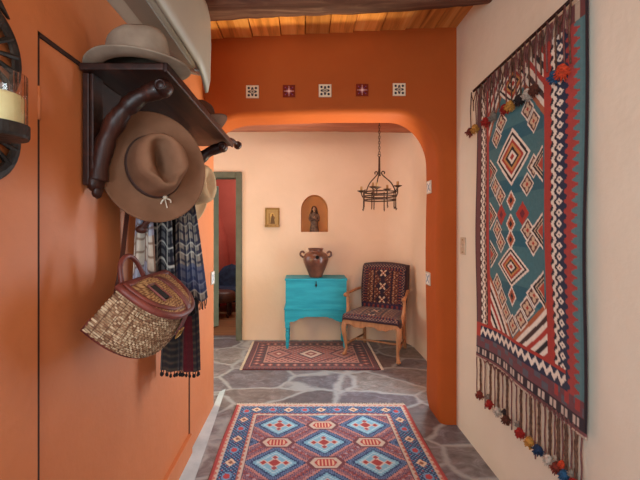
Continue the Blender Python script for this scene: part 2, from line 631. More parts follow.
# ceilings
mb = MB()
x = XL - 0.05
while x < XR + 0.05:
    w = random.uniform(0.17, 0.235)
    dz = random.uniform(0, 0.006)
    y = Y0
    za = 2.785 + (x - XL) / (XR - XL) * 0.085 + dz
    mb.box((x, Y0, za), (x + w - 0.007, YA + 0.1, za + 0.03))
    x += w
structure(mb.build('ceiling', M['planks']))
mb = MB()
mb.box((XL2, Y0, ZC + 0.05), (XR2 + 0.3, YW + 0.2, ZC + 0.12))
structure(mb.build('ceiling_deck', M['planks']))
def viga(name, y, z, r, x0, x1, mat, seed):
    rs = random.Random(seed)
    n = 40
    pts, rad = [], []
    for i in range(n + 1):
        t = i / n
        pts.append((x0 + (x1 - x0) * t, y + 0.006 * math.sin(t * 9 + seed), z + 0.008 * math.sin(t * 6 + seed) + (0.12 * t if z > 2.68 else 0)))
        rad.append(r * (1 + rs.uniform(-0.03, 0.03)))
    return structure(MB().tube(pts, rad, 24).build(name, mat, smooth=True))
viga('ceiling_beam', 2.17, 2.785 - 0.07, 0.088, XL - 0.05, XR + 0.05, M['viga'], 1)
viga('ceiling_beam', 0.9, 2.785 - 0.07, 0.088, XL - 0.05, XR + 0.05, M['viga'], 2)
viga('ceiling_beam', -0.4, 2.785 - 0.07, 0.088, XL - 0.05, XR + 0.05, M['viga'], 3)
viga('ceiling_beam_beyond', 4.42, 2.66, 0.095, XL2, XR2 + 0.03, M['viga_pale'], 4)

# doorway into the red room
def framebox(mb, x0, x1, z0, z1):
    mb.box((x0, YW - 0.03, z0), (x1, YW + 0.16, z1))
mb = MB()
framebox(mb, DRR, DRR + 0.075, 0, DRZ + 0.0)
framebox(mb, DRL - 0.075, DRL, 0, DRZ + 0.0)
framebox(mb, DRL, DRR, DRZ - 0.075, DRZ + 0.0)
structure(mb.build('door_frame_trim', M['frame_green'], bevel=0.006))
mb = MB()
lm = Matrix.Translation((DRL + 0.03, YW + 0.19, 0.01)) @ Matrix.Rotation(math.radians(49), 4, 'Z')
mb.box((0, -0.02, 0), (0.62, 0.02, DRZ - 0.12), lm)
structure(mb.build('door_2', M['pale_blue'], bevel=0.004))
mb = MB()
mb.box((-3.2, 7.0, 0), (0.4, 7.2, ZC))
mb.box((0.2, YW + 0.2, 0), (0.4, 7.2, ZC))
mb.box((-3.2, YW + 0.2, 0), (-3.0, 7.2, ZC))
mb.box((-3.2, YW + 0.2, ZC), (0.4, 7.2, ZC + 0.1))
# hooded kiva chimney breast bulging from the corner wall
vs, fs = [], []
for i in range(13):
    t = i / 12
    z = 2.86 * t
    w = 0.62 - 0.3 * (1 / (1 + math.exp(-(z - 1.45) * 5)))
    for k in range(13):
        a = k / 12 * PI
        vs.append((-1.95 + w * math.cos(a) * 0.9, 7.0 - w * math.sin(a) * 0.7, z))
for i in range(12):
    for k in range(12):
        fs.append((i * 13 + k, i * 13 + k + 1, (i + 1) * 13 + k + 1, (i + 1) * 13 + k))
mb.add(vs, fs)
structure(mb.build('wall_red_room', M['red_wall']))
mb = MB()
mb.add([(XL, 1.2, 0.004), (-0.55, 1.2, 0.004), (-0.615, 2.08, 0.004), (-0.64, 2.5, 0.004), (-0.69, 3.26, 0.004), (-0.73, 3.2, 0.004), (XL, 2.9, 0.004)], [tuple(range(7))])
structure(mb.build('floor_edge_trim', M['kerb']))

# ------------------------------------------------------------------ pattern painting
def C(*c):
    return np.array(c, float)


def put(img, mask, c):
    img[mask] = c


def paint_big_rug(X, Y, W, Ln):
    """X -W/2..W/2, Y 0..Ln"""
    img = np.zeros(X.shape + (3,)) + C(142, 70, 72)
    navy, cream, sky, red, dark = C(38, 64, 108), C(200, 182, 168), C(124, 178, 206), C(160, 56, 56), C(60, 48, 80)
    # field filler motifs
    f = np.sin(X * 150) * np.sin(Y * 150)
    put(img, f > 0.55, C(176, 110, 112))
    put(img, f < -0.6, C(84, 62, 92))
    put(img, (np.sin(X * 75 + 1) * np.sin(Y * 92 + 0.5)) > 0.7, C(170, 150, 160))
    px, py = 0.308, 0.2115
    y0 = 0.326
    i = np.round(X / px)
    for off in (0, 1):
        pass
    # cell assignment: nearest lattice node
    gi = np.round(X / px)
    gj = np.round((Y - y0) / py)
    # distance to nodes of diamond parity: (i + j) odd -> diamond on outer columns at j = 0
    def nearest(par):
        best = np.full(X.shape, 9e9)
        bx = np.zeros(X.shape)
        by = np.zeros(X.shape)
        for di in (-1, 0, 1):
            for dj in (-1, 0, 1):
                a, b_ = gi + di, gj + dj
                ok = (np.mod(a + b_, 2) == par)
                dx, dy = X - a * px, Y - y0 - b_ * py
                dd = np.where(ok, np.abs(dx) / px + np.abs(dy) / py, 9e9)
                m_ = dd < best
                best = np.where(m_, dd, best)
                bx = np.where(m_, dx, bx)
                by = np.where(m_, dy, by)
        return bx, by
    dx, dy = nearest(1)
    st = np.floor(np.abs(dy) / 0.012) * 0.012
    q = np.abs(dx) / 0.185 + st / 0.165
    ck = np.mod(np.floor((dx + dy) / 0.011) + np.floor((dx - dy) / 0.011), 2) == 0
    put(img, (q < 1.34) & (q > 1.16), C(52, 58, 100))
    put(img, (q < 1.34) & (q > 1.16) & ck, C(176, 120, 120))
    put(img, (q < 1.12) & (q > 1.0), C(186, 132, 128))
    put(img, q < 1.0, navy)
    put(img, (q < 0.96) & (q > 0.80) & ck, C(110, 134, 176))
    put(img, (q < 0.70), sky)
    put(img, (q < 0.58) & (q > 0.50), C(170, 206, 222))
    for ox, oy, s, c in ((0, 0, 0.05, red), (0.068, 0, 0.027, red), (-0.068, 0, 0.027, red), (0, 0.05, 0.024, C(150, 70, 80)), (0, -0.05, 0.024, C(150, 70, 80))):
        d = np.abs(dx - ox) + np.abs(dy - oy)
        put(img, d < s, C(214, 190, 180))
        put(img, d < s * 0.75, c)
    hx, hy = nearest(0)
    hq = np.maximum(np.abs(hy) / 0.048, (np.abs(hx) + np.abs(hy) * 0.7) / 0.098)
    put(img, hq < 1.25, C(110, 56, 66))
    put(img, hq < 1.0, cream)
    put(img, hq < 0.72, C(176, 58, 58))
    put(img, (hq < 0.62) & (np.abs(np.mod(hx + 0.011, 0.022) - 0.011) < 0.005), C(220, 180, 150))
    # borders
    tx = W / 2 - np.abs(X)
    ty = np.minimum(Y, Ln - Y)
    t = np.minimum(tx, ty)
    along = np.where(tx < ty, Y, X)
    put(img, t < 0.192, C(60, 56, 90))
    put(img, t < 0.186, cream)
    put(img, (t < 0.186) & (np.sin(along * 150) * 0.007 + 0.170 > t), C(176, 96, 84))
    put(img, (t < 0.160), navy)
    c0 = 0.102
    k = np.round(along / 0.125)
    ax, at = along - k * 0.125, t - c0
    dm = np.abs(ax) / 0.040 + np.abs(at) / 0.034
    alt = np.mod(k, 2) == 0
    sp = (np.sin(along * 230) * np.sin(t * 250 + 1) > 0.45) & (t < 0.155) & (t > 0.05)
    put(img, sp, C(120, 160, 200))
    put(img, (dm < 1) & alt & (t < 0.155), C(222, 196, 170))
    put(img, (dm < 0.45) & alt & (t < 0.155), C(140, 90, 70))
    rd = np.sqrt((ax / 0.034) ** 2 + (at / 0.03) ** 2)
    put(img, (rd < 1) & ~alt & (t < 0.155), C(110, 150, 190))
    put(img, (rd < 0.62) & ~alt & (t < 0.155), C(184, 62, 66))
    put(img, (np.sin(along * 100 + 1) * np.sin(t * 120) > 0.86) & (t < 0.155) & (t > 0.05), C(170, 66, 70))
    put(img, (t < 0.048), cream)
    put(img, (t < 0.044) & (np.sin(along * 150) * 0.007 + 0.033 > t), C(190, 110, 98))
    put(img, (t < 0.024), C(168, 62, 60))
    put(img, (ty < 0.022), C(206, 186, 170))
    return img


def paint_small_rug(X, Y, W, Ln):
    img = np.zeros(X.shape + (3,)) + C(150, 78, 70)
    f = np.sin(X * 95) * np.sin(Y * 95)
    put(img, f > 0.4, C(178, 128, 114))
    put(img, f < -0.5, C(96, 52, 60))
    tx = W / 2 - np.abs(X)
    ty = np.minimum(Y, Ln - Y)
    t = np.minimum(tx, ty)
    al = np.where(tx < ty, Y, X)
    q = np.abs(X) / 0.5 + np.abs(Y - Ln / 2) / 0.34
    put(img, (q > 0.86) & (f > -0.2), C(178, 122, 108))
    put(img, (q < 0.94) & (q > 0.86), C(92, 40, 44))
    for c in (-0.36, 0, 0.36):
        d = np.abs(X - c) / 0.16 + np.abs(Y - Ln / 2) / 0.17
        put(img, d < 1, C(84, 44, 54))
        put(img, d < 0.8, C(206, 180, 162) if c == 0 else C(168, 112, 100))
        put(img, d < 0.45, C(136, 60, 56))
        put(img, d < 0.2, C(200, 170, 150))
    # corners pale
    put(img, (t < 0.2), C(176, 130, 114))
    put(img, (t < 0.19), C(74, 36, 42))
    k = np.round(al / 0.085)
    d = np.abs(al - k * 0.085) / 0.03 + np.abs(t - 0.125) / 0.04
    put(img, (d < 1) & (t < 0.18), C(150, 66, 58))
    put(img, (d < 0.5) & (t < 0.18), C(180, 138, 120))
    put(img, (t < 0.072), C(170, 110, 94))
    put(img, (t < 0.06), C(104, 40, 42))
    put(img, (t < 0.05) & (np.mod(al, 0.04) < 0.016), C(60, 34, 46))
    put(img, (t < 0.018), C(74, 30, 34))
    return img


def zig(a, per, amp):
    return np.abs(np.mod(a / per, 1) - 0.5) * 2 * amp


def paint_kilim(S, Z):
    """S: metres from the far edge 0..0.9, Z: height in metres 0.64..2.29"""
    teal, dteal, red, navy = C(70, 116, 124), C(48, 98, 114), C(172, 58, 46), C(44, 48, 72)
    cream, brown, maroon, black = C(232, 222, 208), C(74, 50, 46), C(112, 64, 66), C(44, 34, 36)
    img = np.zeros(S.shape + (3,)) + teal
    mo = (np.sin(Z * 47) + np.sin(Z * 23 + 1)) > 0.4
    put(img, mo, dteal)
    u = S / 0.90
    F0, F1, V0, V1 = 0.155, 0.655, 0.86, 2.13           # field bounds
    cx = 0.40
    # corner stripes
    def corner(x0, z0, sx, sz, wx, wz):
        a, b_ = (S - x0) * sx / wx, (Z - z0) * sz / wz
        q = a + b_
        m_ = (a > 0) & (b_ > 0) & (q < 1)
        k = np.floor(q * 9)
        pal = [red, cream, black, cream, red, cream, brown, cream, C(170, 96, 60)]
        for i in range(9):
            put(img, m_ & (k == i), pal[i])
    corner(F0, V0, 1, 1, 0.24, 0.30)
    corner(F1, V0, -1, 1, 0.26, 0.25)
    corner(F0, V1 + 0.1, 1, -1, 0.22, 0.3)
    corner(F1, V1 + 0.1, -1, -1, 0.27, 0.3)

    def dia(x, z, hw, hh, cols):
        d = np.abs(S - x) / hw + np.abs(Z - z) / hh
        n = len(cols)
        for i, c in enumerate(cols):
            put(img, d < 1 - i / n, c)
    big = [cream, black, cream, red, C(196, 140, 80), black, cream, red]
    dia(cx, 1.795, 0.145, 0.15, big)
    dia(cx, 1.23, 0.14, 0.105, big)
    dia(cx, 2.17, 0.13, 0.12, big)

    def small(x, z, a, b_):
        d = np.abs(S - x) / a + np.abs(Z - z) / b_
        put(img, d < 1, cream)
        put(img, d < 0.82, C(96, 62, 58))
        put(img, (d < 0.6) & ((np.abs(S - x) < 0.012) | (np.abs(Z - z) < 0.012)), C(206, 180, 150))
        put(img, d < 0.2, red)
    for x, z in ((0.25, 1.93), (0.30, 2.0), (0.52, 2.0), (0.57, 1.93), (0.24, 1.66), (0.30, 1.60), (0.52, 1.64), (0.57, 1.72),
                 (0.26, 1.42), (0.53, 1.42), (0.30, 1.35), (0.57, 1.36), (0.24, 1.12), (0.29, 1.05), (0.52, 1.05), (0.57, 1.12),
                 (0.33, 0.98), (0.47, 0.98), (0.40, 0.93)):
        small(x, z, 0.055, 0.06)
    for x, z in ((0.40, 1.57), (0.40, 1.45), (0.40, 1.37), (0.40, 1.08)):
        d = np.abs(S - x) / 0.04 + np.abs(Z - z) / 0.055
        put(img, d < 1, cream)
        put(img, d < 0.75, C(176, 92, 60))
        put(img, d < 0.35, black)
    for x, z in ((0.31, 1.5), (0.49, 1.5)):
        d = np.abs(S - x) / 0.05 + np.abs(Z - z) / 0.06
        put(img, d < 1, red)
        put(img, d < 0.4, C(110, 40, 50))
    for x, z, sg in ((F1 - 0.01, 1.72, -1), (F1 - 0.01, 1.42, -1), (F1 - 0.01, 1.16, -1), (F0 + 0.01, 1.75, 1), (F0 + 0.01, 1.5, 1), (F0 + 0.01, 1.28, 1)):
        d = np.abs(Z - z) / 0.085 + (S - x) * sg / 0.10
        m_ = (d < 1) & ((S - x) * sg > 0)
        put(img, m_, cream)
        put(img, m_ & (d < 0.85), black)
        put(img, m_ & (np.mod(d * 5, 1) < 0.4) & (d < 0.8), C(206, 186, 160))
        put(img, m_ & (d < 0.4), C(180, 70, 50))
    # far-side border
    b_ = S
    put(img, b_ < F0, red)
    put(img, b_ < 0.125, brown)
    mz = np.abs(np.mod(Z / 0.05, 1) - 0.5) * 2
    ms_ = np.abs(np.mod(Z / 0.025, 1) - 0.5) * 2
    put(img, (b_ < 0.125) & (np.abs(b_ - 0.078 - 0.02 * mz) < 0.010), cream)
    put(img, (b_ < 0.125) & (np.abs(b_ - 0.116 + 0.02 * mz) < 0.006), C(190, 160, 140))
    put(img, (np.abs(b_ - 0.066) / 0.012 + np.abs(mz - 1) / 0.7 < 1), cream)
    put(img, (b_ < 0.052), C(110, 66, 66))
    put(img, (b_ < 0.012), C(76, 50, 52))
    # near-side border
    e = S - F1
    put(img, e > 0, red)
    put(img, e > 0.045 + 0.014 * zig(Z, 0.045, 1), C(40, 34, 44))
    m2 = np.abs(np.mod(Z / 0.045 + 0.25, 1) - 0.5) * 2
    m2s = np.floor(m2 * 4) / 4
    put(img, (e > 0.05) & (np.abs(e - 0.062 - 0.026 * m2s) < 0.0105) & (e < 0.125), cream)
    put(img, (e > 0.092), navy)
    put(img, (np.abs(e - 0.108) / 0.021 + np.abs(m2) / 0.75 < 1), cream)
    put(img, (np.abs(e - 0.108) / 0.006 + np.abs(m2) / 0.25 < 1), navy)
    m3 = np.abs(np.mod(Z / 0.040, 1) - 0.5) * 2
    put(img, e > 0.138 + np.floor(m3 * 4) / 4 * 0.022, C(166, 66, 60))
    put(img, e > 0.180 + np.floor(m3 * 4) / 4 * 0.036, C(88, 124, 128))
    put(img, e > 0.222, C(80, 116, 122))
    put(img, e > 0.236, C(46, 34, 38))
    # lower borders
    inner = e < 0.125
    put(img, (Z < V0) & inner, red)
    put(img, (Z < V0 - 0.015) & inner & (S > 0.05), navy)
    hk = zig(S, 0.05, 0.032)
    put(img, (Z < V0 - 0.01) & (Z > V0 - 0.085) & inner & (S > 0.05) & (np.abs(V0 - 0.030 - hk - Z) < 0.014), cream)
    lower = (Z < V0 - 0.085)
    put(img, lower & (e < 0.236), C(112, 66, 72))
    put(img, lower & (e < 0.236) & (np.mod(S + np.floor(Z / 0.03) * 0.05, 0.13) < 0.04) & (Z > 0.72), C(92, 90, 100))
    put(img, lower & (e > 0.05) & (e < 0.236) & (np.mod(S, 0.07) < 0.03) & (Z > 0.73), C(164, 60, 56))
    sq = (Z < 0.715) & (Z > 0.665) & (e < 0.236)
    put(img, sq, C(52, 40, 48))
    put(img, sq & (np.mod(S, 0.075) < 0.05) & (np.abs(Z - 0.69) < 0.017) & (np.mod(S, 0.025) < 0.016), C(200, 184, 172))
    put(img, (Z < 0.665), C(120, 70, 72))
    put(img, (Z < 0.652), C(190, 168, 150))
    # upper borders
    up = Z > V1 + 0.1
    put(img, up & (e < 0.236), C(110, 60, 58))
    put(img, up & (np.mod(S, 0.06) < 0.025) & (e < 0.236), C(180, 160, 140))
    return img


def paint_chair(U, V, W, Hh):
    """dark flat-woven cover: U -W/2..W/2, V 0..Hh"""
    img = np.zeros(U.shape + (3,)) + C(92, 52, 42)
    tx = W / 2 - np.abs(U)
    ty = np.minimum(V, Hh - V)
    t = np.minimum(tx, ty)
    al = np.where(tx < ty, V, U)
    put(img, (np.sin(U * 210) * np.sin(V * 210)) > 0.45, C(140, 92, 70))
    put(img, (np.sin(U * 150 + 1) * np.sin(V * 170)) < -0.5, C(44, 38, 56))
    put(img, (np.sin(U * 120 + 2) * np.sin(V * 110 + 1)) > 0.8, C(176, 150, 126))
    k = np.round((V - Hh / 2) / 0.15)
    d = np.abs(U) / 0.055 + np.abs(V - Hh / 2 - k * 0.15) / 0.06
    cen = np.abs(U) < 0.085
    put(img, cen & (d < 1.45), C(48, 38, 50))
    x_ = np.abs(np.abs(U) / 0.055 - np.abs(V - Hh / 2 - k * 0.15) / 0.06)
    put(img, (d < 1.15) & (x_ < 0.22) & cen, C(196, 172, 148))
    put(img, (d < 0.45) & cen, C(130, 64, 50))
    put(img, (d < 0.2) & cen, C(206, 186, 164))
    put(img, (np.abs(np.abs(U) - 0.10) < 0.008), C(44, 36, 48))
    put(img, (np.abs(np.abs(U) - 0.122) < 0.005) & (np.mod(V, 0.024) < 0.012), C(170, 130, 100))
    put(img, t < 0.085, C(46, 40, 58))
    put(img, (t < 0.08) & (t > 0.055) & (np.mod(al, 0.03) < 0.014), C(126, 72, 58))
    put(img, (t < 0.05) & (t > 0.022) & (np.sin(al * 190) * np.sin(t * 240) > 0.2), C(150, 116, 98))
    put(img, t < 0.016, C(58, 40, 44))
    return img


def plaid(base, bands):
    """bands: list of (axis, period, offset, width, colour, weight)"""
    def fn(U, V):
        img = np.zeros(U.shape + (3,)) + C(*base)
        for ax, per, off, w, c, k in bands:
            a = U if ax == 'u' else V
            m_ = np.mod(a + off, per) < w
            img[m_] = img[m_] * (1 - k) + C(*c) * k
        return img
    return fn


# ------------------------------------------------------------------ rugs
def make_rug(name, label, x0, x1, y0, y1, paint, res, fringe_len, z=0.0, thick=0.009):
    W, Ln = x1 - x0, y1 - y0
    root = thing(name, label, 'rug', ((x0 + x1) / 2, (y0 + y1) / 2, z))
    nu, nv = int(W / res), int(Ln / res)
    us, vs_ = np.linspace(-W / 2, W / 2, nu), np.linspace(Ln / 2, -Ln / 2, nv)
    X, Yl = np.meshgrid(us, vs_)
    col = paint(X, Ln / 2 - Yl, W, Ln)
    edge = np.minimum(W / 2 - np.abs(X), Ln / 2 - np.abs(Yl))
    wob = 0.004 * np.sin(Yl * 7 + 1) * (np.abs(X) / (W / 2)) ** 4
    zz = thick * np.clip(edge / 0.008 + 0.15, 0, 1) + 0.0006 * np.sin(X * 23) * np.sin(Yl * 17)
    pos = np.stack([X + wob, Yl + 0.003 * np.sin(X * 9), zz], -1)
    grid_mesh('pile', pos, col, M['pile'], root)
    mb = MB()
    mb.box((-W / 2 + 0.003, -Ln / 2 + 0.003, 0.0005), (W / 2 - 0.003, Ln / 2 - 0.003, thick * 0.5))
    mb.build('backing', M['brown_yarn'], root)
    for sgn in (1, -1):
        mb = MB()
        if fringe_len[0] == 'y':
            n = int(W / 0.012)
            for i in range(n):
                x = -W / 2 + W * (i + 0.5) / n
                mb.tube([(x, sgn * (Ln / 2 - 0.004), 0.005), (x + random.uniform(-.004, .004), sgn * (Ln / 2 + fringe_len[1] * random.uniform(.7, 1)), 0.003)], 0.0028, 5)
        else:
            n = int(Ln / 0.012)
            for i in range(n):
                y = -Ln / 2 + Ln * (i + 0.5) / n
                mb.tube([(sgn * (W / 2 - 0.004), y, 0.005), (sgn * (W / 2 + fringe_len[1] * random.uniform(.7, 1)), y + random.uniform(-.004, .004), 0.003)], 0.0028, 5)
        mb.build('fringe', M['cream_yarn'], root)
    return root


make_rug('patterned_rug', 'large blue and red rug with pale blue diamonds, in front of the arch', -0.545, 0.808, 0.93, 2.975, paint_big_rug, 0.0042, ('y', 0.022))
make_rug('patterned_rug', 'smaller maroon rug lying under the teal chest and armchair', -0.62, 0.775, 3.69, 4.62, paint_small_rug, 0.0045, ('x', 0.028))

# ------------------------------------------------------------------ kilim on the right wall
KX = XR - 0.022
KY1, KY0 = 2.295, 1.402       # far, near edge
root = thing('wall_kilim', 'long teal and red tasselled kilim with stacked diamonds hanging on the cream wall', 'wall hanging', (KX, (KY0 + KY1) / 2, 0.64))
res = 0.0042
nu, nv = int(0.9 / res), int(1.66 / res)
S, Z = np.meshgrid(np.linspace(0, 0.9, nu), np.linspace(2.30, 0.64, nv))
col = paint_kilim(S, Z)
top = (S / 0.9)
zz = Z + (Z - 0.64) / 1.66 * (0.028 * (S / 0.9) - 0.022) + 0.012 * np.sin(S * 6) * ((2.3 - Z) / 1.66) + (2.3 - Z) / 1.66 * -0.015
xx = -0.006 * np.sin(S * 14 + Z * 2) - 0.004 * np.sin(Z * 6) - 0.006
yy = (KY1 - S * (KY1 - KY0) / 0.9) - (KY0 + KY1) / 2 + 0.012 * np.sin(Z * 4.2 + 0.6) * (0.35 + 0.65 * (1 - S / 0.9))
grid_mesh('woven_panel', np.stack([xx, yy, zz - 0.64], -1), col, M['cloth'], root, solid=0.006)
def ky(px):
    return (XR - 0.01) * F / (px - VX)
yc = (KY0 + KY1) / 2
pal = ['rust', 'red', 'white', 'brown', 'red', 'yellow', 'navy', 'white', 'rust', 'blue']
spec = {484: 'rust', 494: 'red', 502: 'white', 511: 'brown', 525: 'red', 535: 'yellow', 543.5: 'navy', 554.5: 'white', 563: 'rust', 571: 'blue', 581: 'red'}
cord_px = [479.8, 484, 488, 494, 498, 502, 506, 511, 515, 520, 525, 530, 535, 539, 543.5, 549, 554.5, 559, 563, 567, 571, 576, 581, 586]
def pompom(parent, c, colr, r=0.021, name='pompom'):
    mb = MB()
    rs = random.Random(sum(map(ord, colr)) % 97 + int(c[1] * 1000))
    c = Vector(c)
    mb.ball(c, r * 0.75, 14, 10, (1, 1, 1.25), 0.12)
    for i in range(60):
        th, a = math.acos(rs.uniform(-1, 0.85)), rs.uniform(0, 2 * PI)
        d = Vector((math.sin(th) * math.cos(a), math.sin(th) * math.sin(a), -abs(math.cos(th)) * 1.3))
        mb.tube([c + d * r * 0.4, c + d * r * rs.uniform(0.95, 1.25)], [0.0035, 0.0015], 4)
    return mb.build(name, YARN[colr], parent)
for i, px in enumerate(cord_px):
    y = ky(px) - yc
    s = (KY1 - ky(px))
    zt = 0.012 * math.sin(s * 6) - 0.02 + 0.01
    zb = {True: 0.425}.get(px in spec, 0.40 + 0.05 * math.sin(i * 2.3)) - 0.64
    if px in spec:
        mb = MB()
        pts = [(-0.008 - 0.001 * math.sin(k * 0.9 + i), y + 0.001 * math.sin(k * 1.3 + i), zt + (zb - zt) * k / 14) for k in range(15)]
        mb.tube(pts, [0.0055 + 0.0012 * (k % 2) for k in range(15)], 7)
        o = mb.build('hanging_cord', M['brown_yarn'], root, smooth=True)
        pc = pompom(o, (-0.014, y, zb - 0.012), spec[px], 0.024)
        if spec[px] in ('red', 'blue', 'brown'):
            pompom(o, (-0.012, y + 0.018, zb + 0.02), {'red': 'grey', 'blue': 'orange', 'brown': 'dark'}[spec[px]], 0.015)
    else:
        mb = MB()
        pts = [(-0.006, y + 0.002 * math.sin(k + i), zt + (zb - zt) * k / 10) for k in range(11)]
        mb.tube(pts, 0.0035, 6)
        mb.build('hanging_cord', M['purple_yarn'], root, smooth=True)
# looped net edge along the lower hem
mb = MB()
for i in range(len(cord_px) - 1):
    ya, yb = ky(cord_px[i]) - yc, ky(cord_px[i + 1]) - yc
    mb.tube([(-0.007, ya, -0.02), (-0.009, (ya + yb) / 2, 0.006), (-0.007, yb, -0.02)], 0.0035, 5)
mb.build('hem_loops', M['purple_yarn'], root)
# hanging rod and the upper fringe
mb = MB()
mb.tube([(-0.016, KY1 + 0.02 - yc, 1.637), (-0.016, KY0 - 0.01 - yc, 1.692)], 0.008, 10)
mb.build('hanging_rod', M['dark_branch'], root, smooth=True)
tops = [(476.5, 'rust'), (482, 'yellow'), (487, None), (493, 'red'), (497, None), (501, 'grey'), (506, None), (513, 'red'), (518.5, 'yellow'), (523, None), (528, 'dark'), (532, None), (537, 'white'), (544, 'brown'), (549, None), (555, None), (564.5, 'blue'), (573, 'orange'), (579, None)]
prev = None
for i, (px, c) in enumerate(tops):
    y = ky(px) - yc
    s = (KY1 - ky(px)) / 0.9
    zt = 1.64 + 0.055 * s
    zb = (2.045 if c else 2.06 + 0.02 * math.sin(i)) - 0.64 + 0.03 * s
    mb = MB()
    mb.tube([(-0.02, y, zt), (-0.024, y + 0.004, (zt + zb) / 2), (-0.022, y, zb)], 0.0036, 7)
    # knotted net strands joining the neighbours
    if i + 1 < len(tops):
        y2 = ky(tops[i + 1][0]) - yc
        mb.tube([(-0.021, y, zt - 0.01), (-0.024, (y + y2) / 2, zt - 0.075)], 0.0027, 5)
        mb.tube([(-0.021, y2, zt - 0.01), (-0.024, (y + y2) / 2, zt - 0.075)], 0.0027, 5)
        mb.tube([(-0.024, (y + y2) / 2, zt - 0.075), (-0.023, (y + y2) / 2, zt - 0.13)], 0.003, 5)
    o = mb.build('fringe_cord', M['purple_yarn'] if i % 2 else M['brown_yarn'], root, smooth=True)
    if c:
        pompom(o, (-0.032, y, zb - 0.015), c, 0.029 if c == 'orange' else 0.025)

# ------------------------------------------------------------------ light switch and wall tiles
root = thing('light_switch', 'ivory light switch plate on the cream wall between kilim and arch', 'light switch', (XR, 2.55, 1.296))
MB().box((-0.008, -0.037, -0.06), (0, 0.037, 0.06)).build('switch_plate', M['switch'], root, bevel=0.003)
MB().box((-0.018, -0.006, -0.012), (-0.006, 0.006, 0.014)).build('toggle', M['switch'], root, bevel=0.002)
for z in (-0.042, 0.042):
    MB().lathe([(0.0045, 0), (0.0045, 0.003)], (-0.008, 0, z), 10, mat=Matrix.Rotation(-PI / 2, 3, 'Y')).build('screw', M['brass'], root)


def paint_tile(kind):
    n = 44
    U, V = np.meshgrid(np.linspace(-1, 1, n), np.linspace(1, -1, n))
    r_, a = np.hypot(U, V), np.arctan2(V, U)
    if kind == 'blue':
        img = np.zeros((n, n, 3)) + C(226, 206, 178)
        k = C(52, 46, 58)
        put(img, (np.maximum(abs(U), abs(V)) < 0.8) & (np.cos(4 * a) * 0.22 + 0.52 > r_) & (r_ > 0.2), k)
        put(img, (np.hypot(abs(U) - 0.58, abs(V) - 0.58) < 0.2), k)
        put(img, (r_ < 0.4) & (np.cos(8 * a) > 0.2), C(206, 186, 160))
        put(img, r_ < 0.13, k)
        put(img, (abs(abs(U) - 0.6) < 0.08) & (abs(V) < 0.14), k)
        put(img, (abs(abs(V) - 0.6) < 0.08) & (abs(U) < 0.14), k)
    elif kind == 'star':
        img = np.zeros((n, n, 3)) + C(118, 42, 28)
        put(img, (np.abs(U * V) < 0.035) & (r_ < 0.85), C(206, 150, 146))
        put(img, (np.abs(np.abs(U) - np.abs(V)) < 0.1) & (r_ < 0.9) & (r_ > 0.4), C(150, 76, 100))
        put(img, (np.hypot(abs(U) - 0.45, abs(V) - 0.45) < 0.13), C(80, 40, 70))
        put(img, r_ < 0.14, C(226, 190, 176))
    else:
        img = np.zeros((n, n, 3)) + C(222, 214, 204)
        put(img, (np.abs(np.abs(U) - np.abs(V)) < 0.14) & (r_ < 0.95), C(120, 140, 160))
        put(img, (r_ < 0.35), C(150, 160, 172))
        put(img, (np.maximum(abs(U), abs(V)) > 0.9), C(190, 176, 160))
    return img


def make_tile(label, loc, s, kind, rotz, group):
    root = thing('decorative_tile', label, 'tile', loc, (0, 0, rotz), group)
    mb = MB().box((-s, -0.007, -s), (s, 0.004, s))
    mb.build('tile_body', M['switch'] if kind != 'star' else M['rust'], root, bevel=0.002)
    img = paint_tile(kind)
    n = img.shape[0]
    U, V = np.meshgrid(np.linspace(-1, 1, n), np.linspace(1, -1, n))
    grid_mesh('glazed_face', np.stack([U * s * 0.96, np.full_like(U, -0.0076), V * s * 0.96], -1), img, M['tile'], root, smooth=False)


for px, kind, lab in ((252.5, 'blue', 'cream and navy tile above the arch, leftmost of the row of five'),
                      (289, 'star', 'dark red star tile above the arch, left of the middle tile'),
                      (325, 'blue', 'cream and navy tile in the middle of the row above the arch'),
                      (362, 'star', 'dark red star tile above the arch, right of the middle tile'),
                      (399, 'blue', 'cream and navy tile above the arch, rightmost of the row of five')):
    p = P(px, 92 - (px - 252) * 0.015, YA)
    make_tile(lab, (p.x, YA, p.z), 0.046, kind, 0, 'small tiles above the arch')
make_tile('pale tile high on the right-hand inner side of the arch', (XJ + 0.004, 2.855, 1.735), 0.05, 'pale', -PI / 2, 'tiles inside the arch')
make_tile('pale tile low on the right-hand inner side of the arch', (XJ - 0.004, 2.855, 1.03), 0.05, 'pale', -PI / 2, 'tiles inside the arch')
make_tile('pale tile on the orange wall end beside the hanging scarves', (XL, 2.90, 1.03), 0.05, 'pale', PI / 2, 'tiles inside the arch')

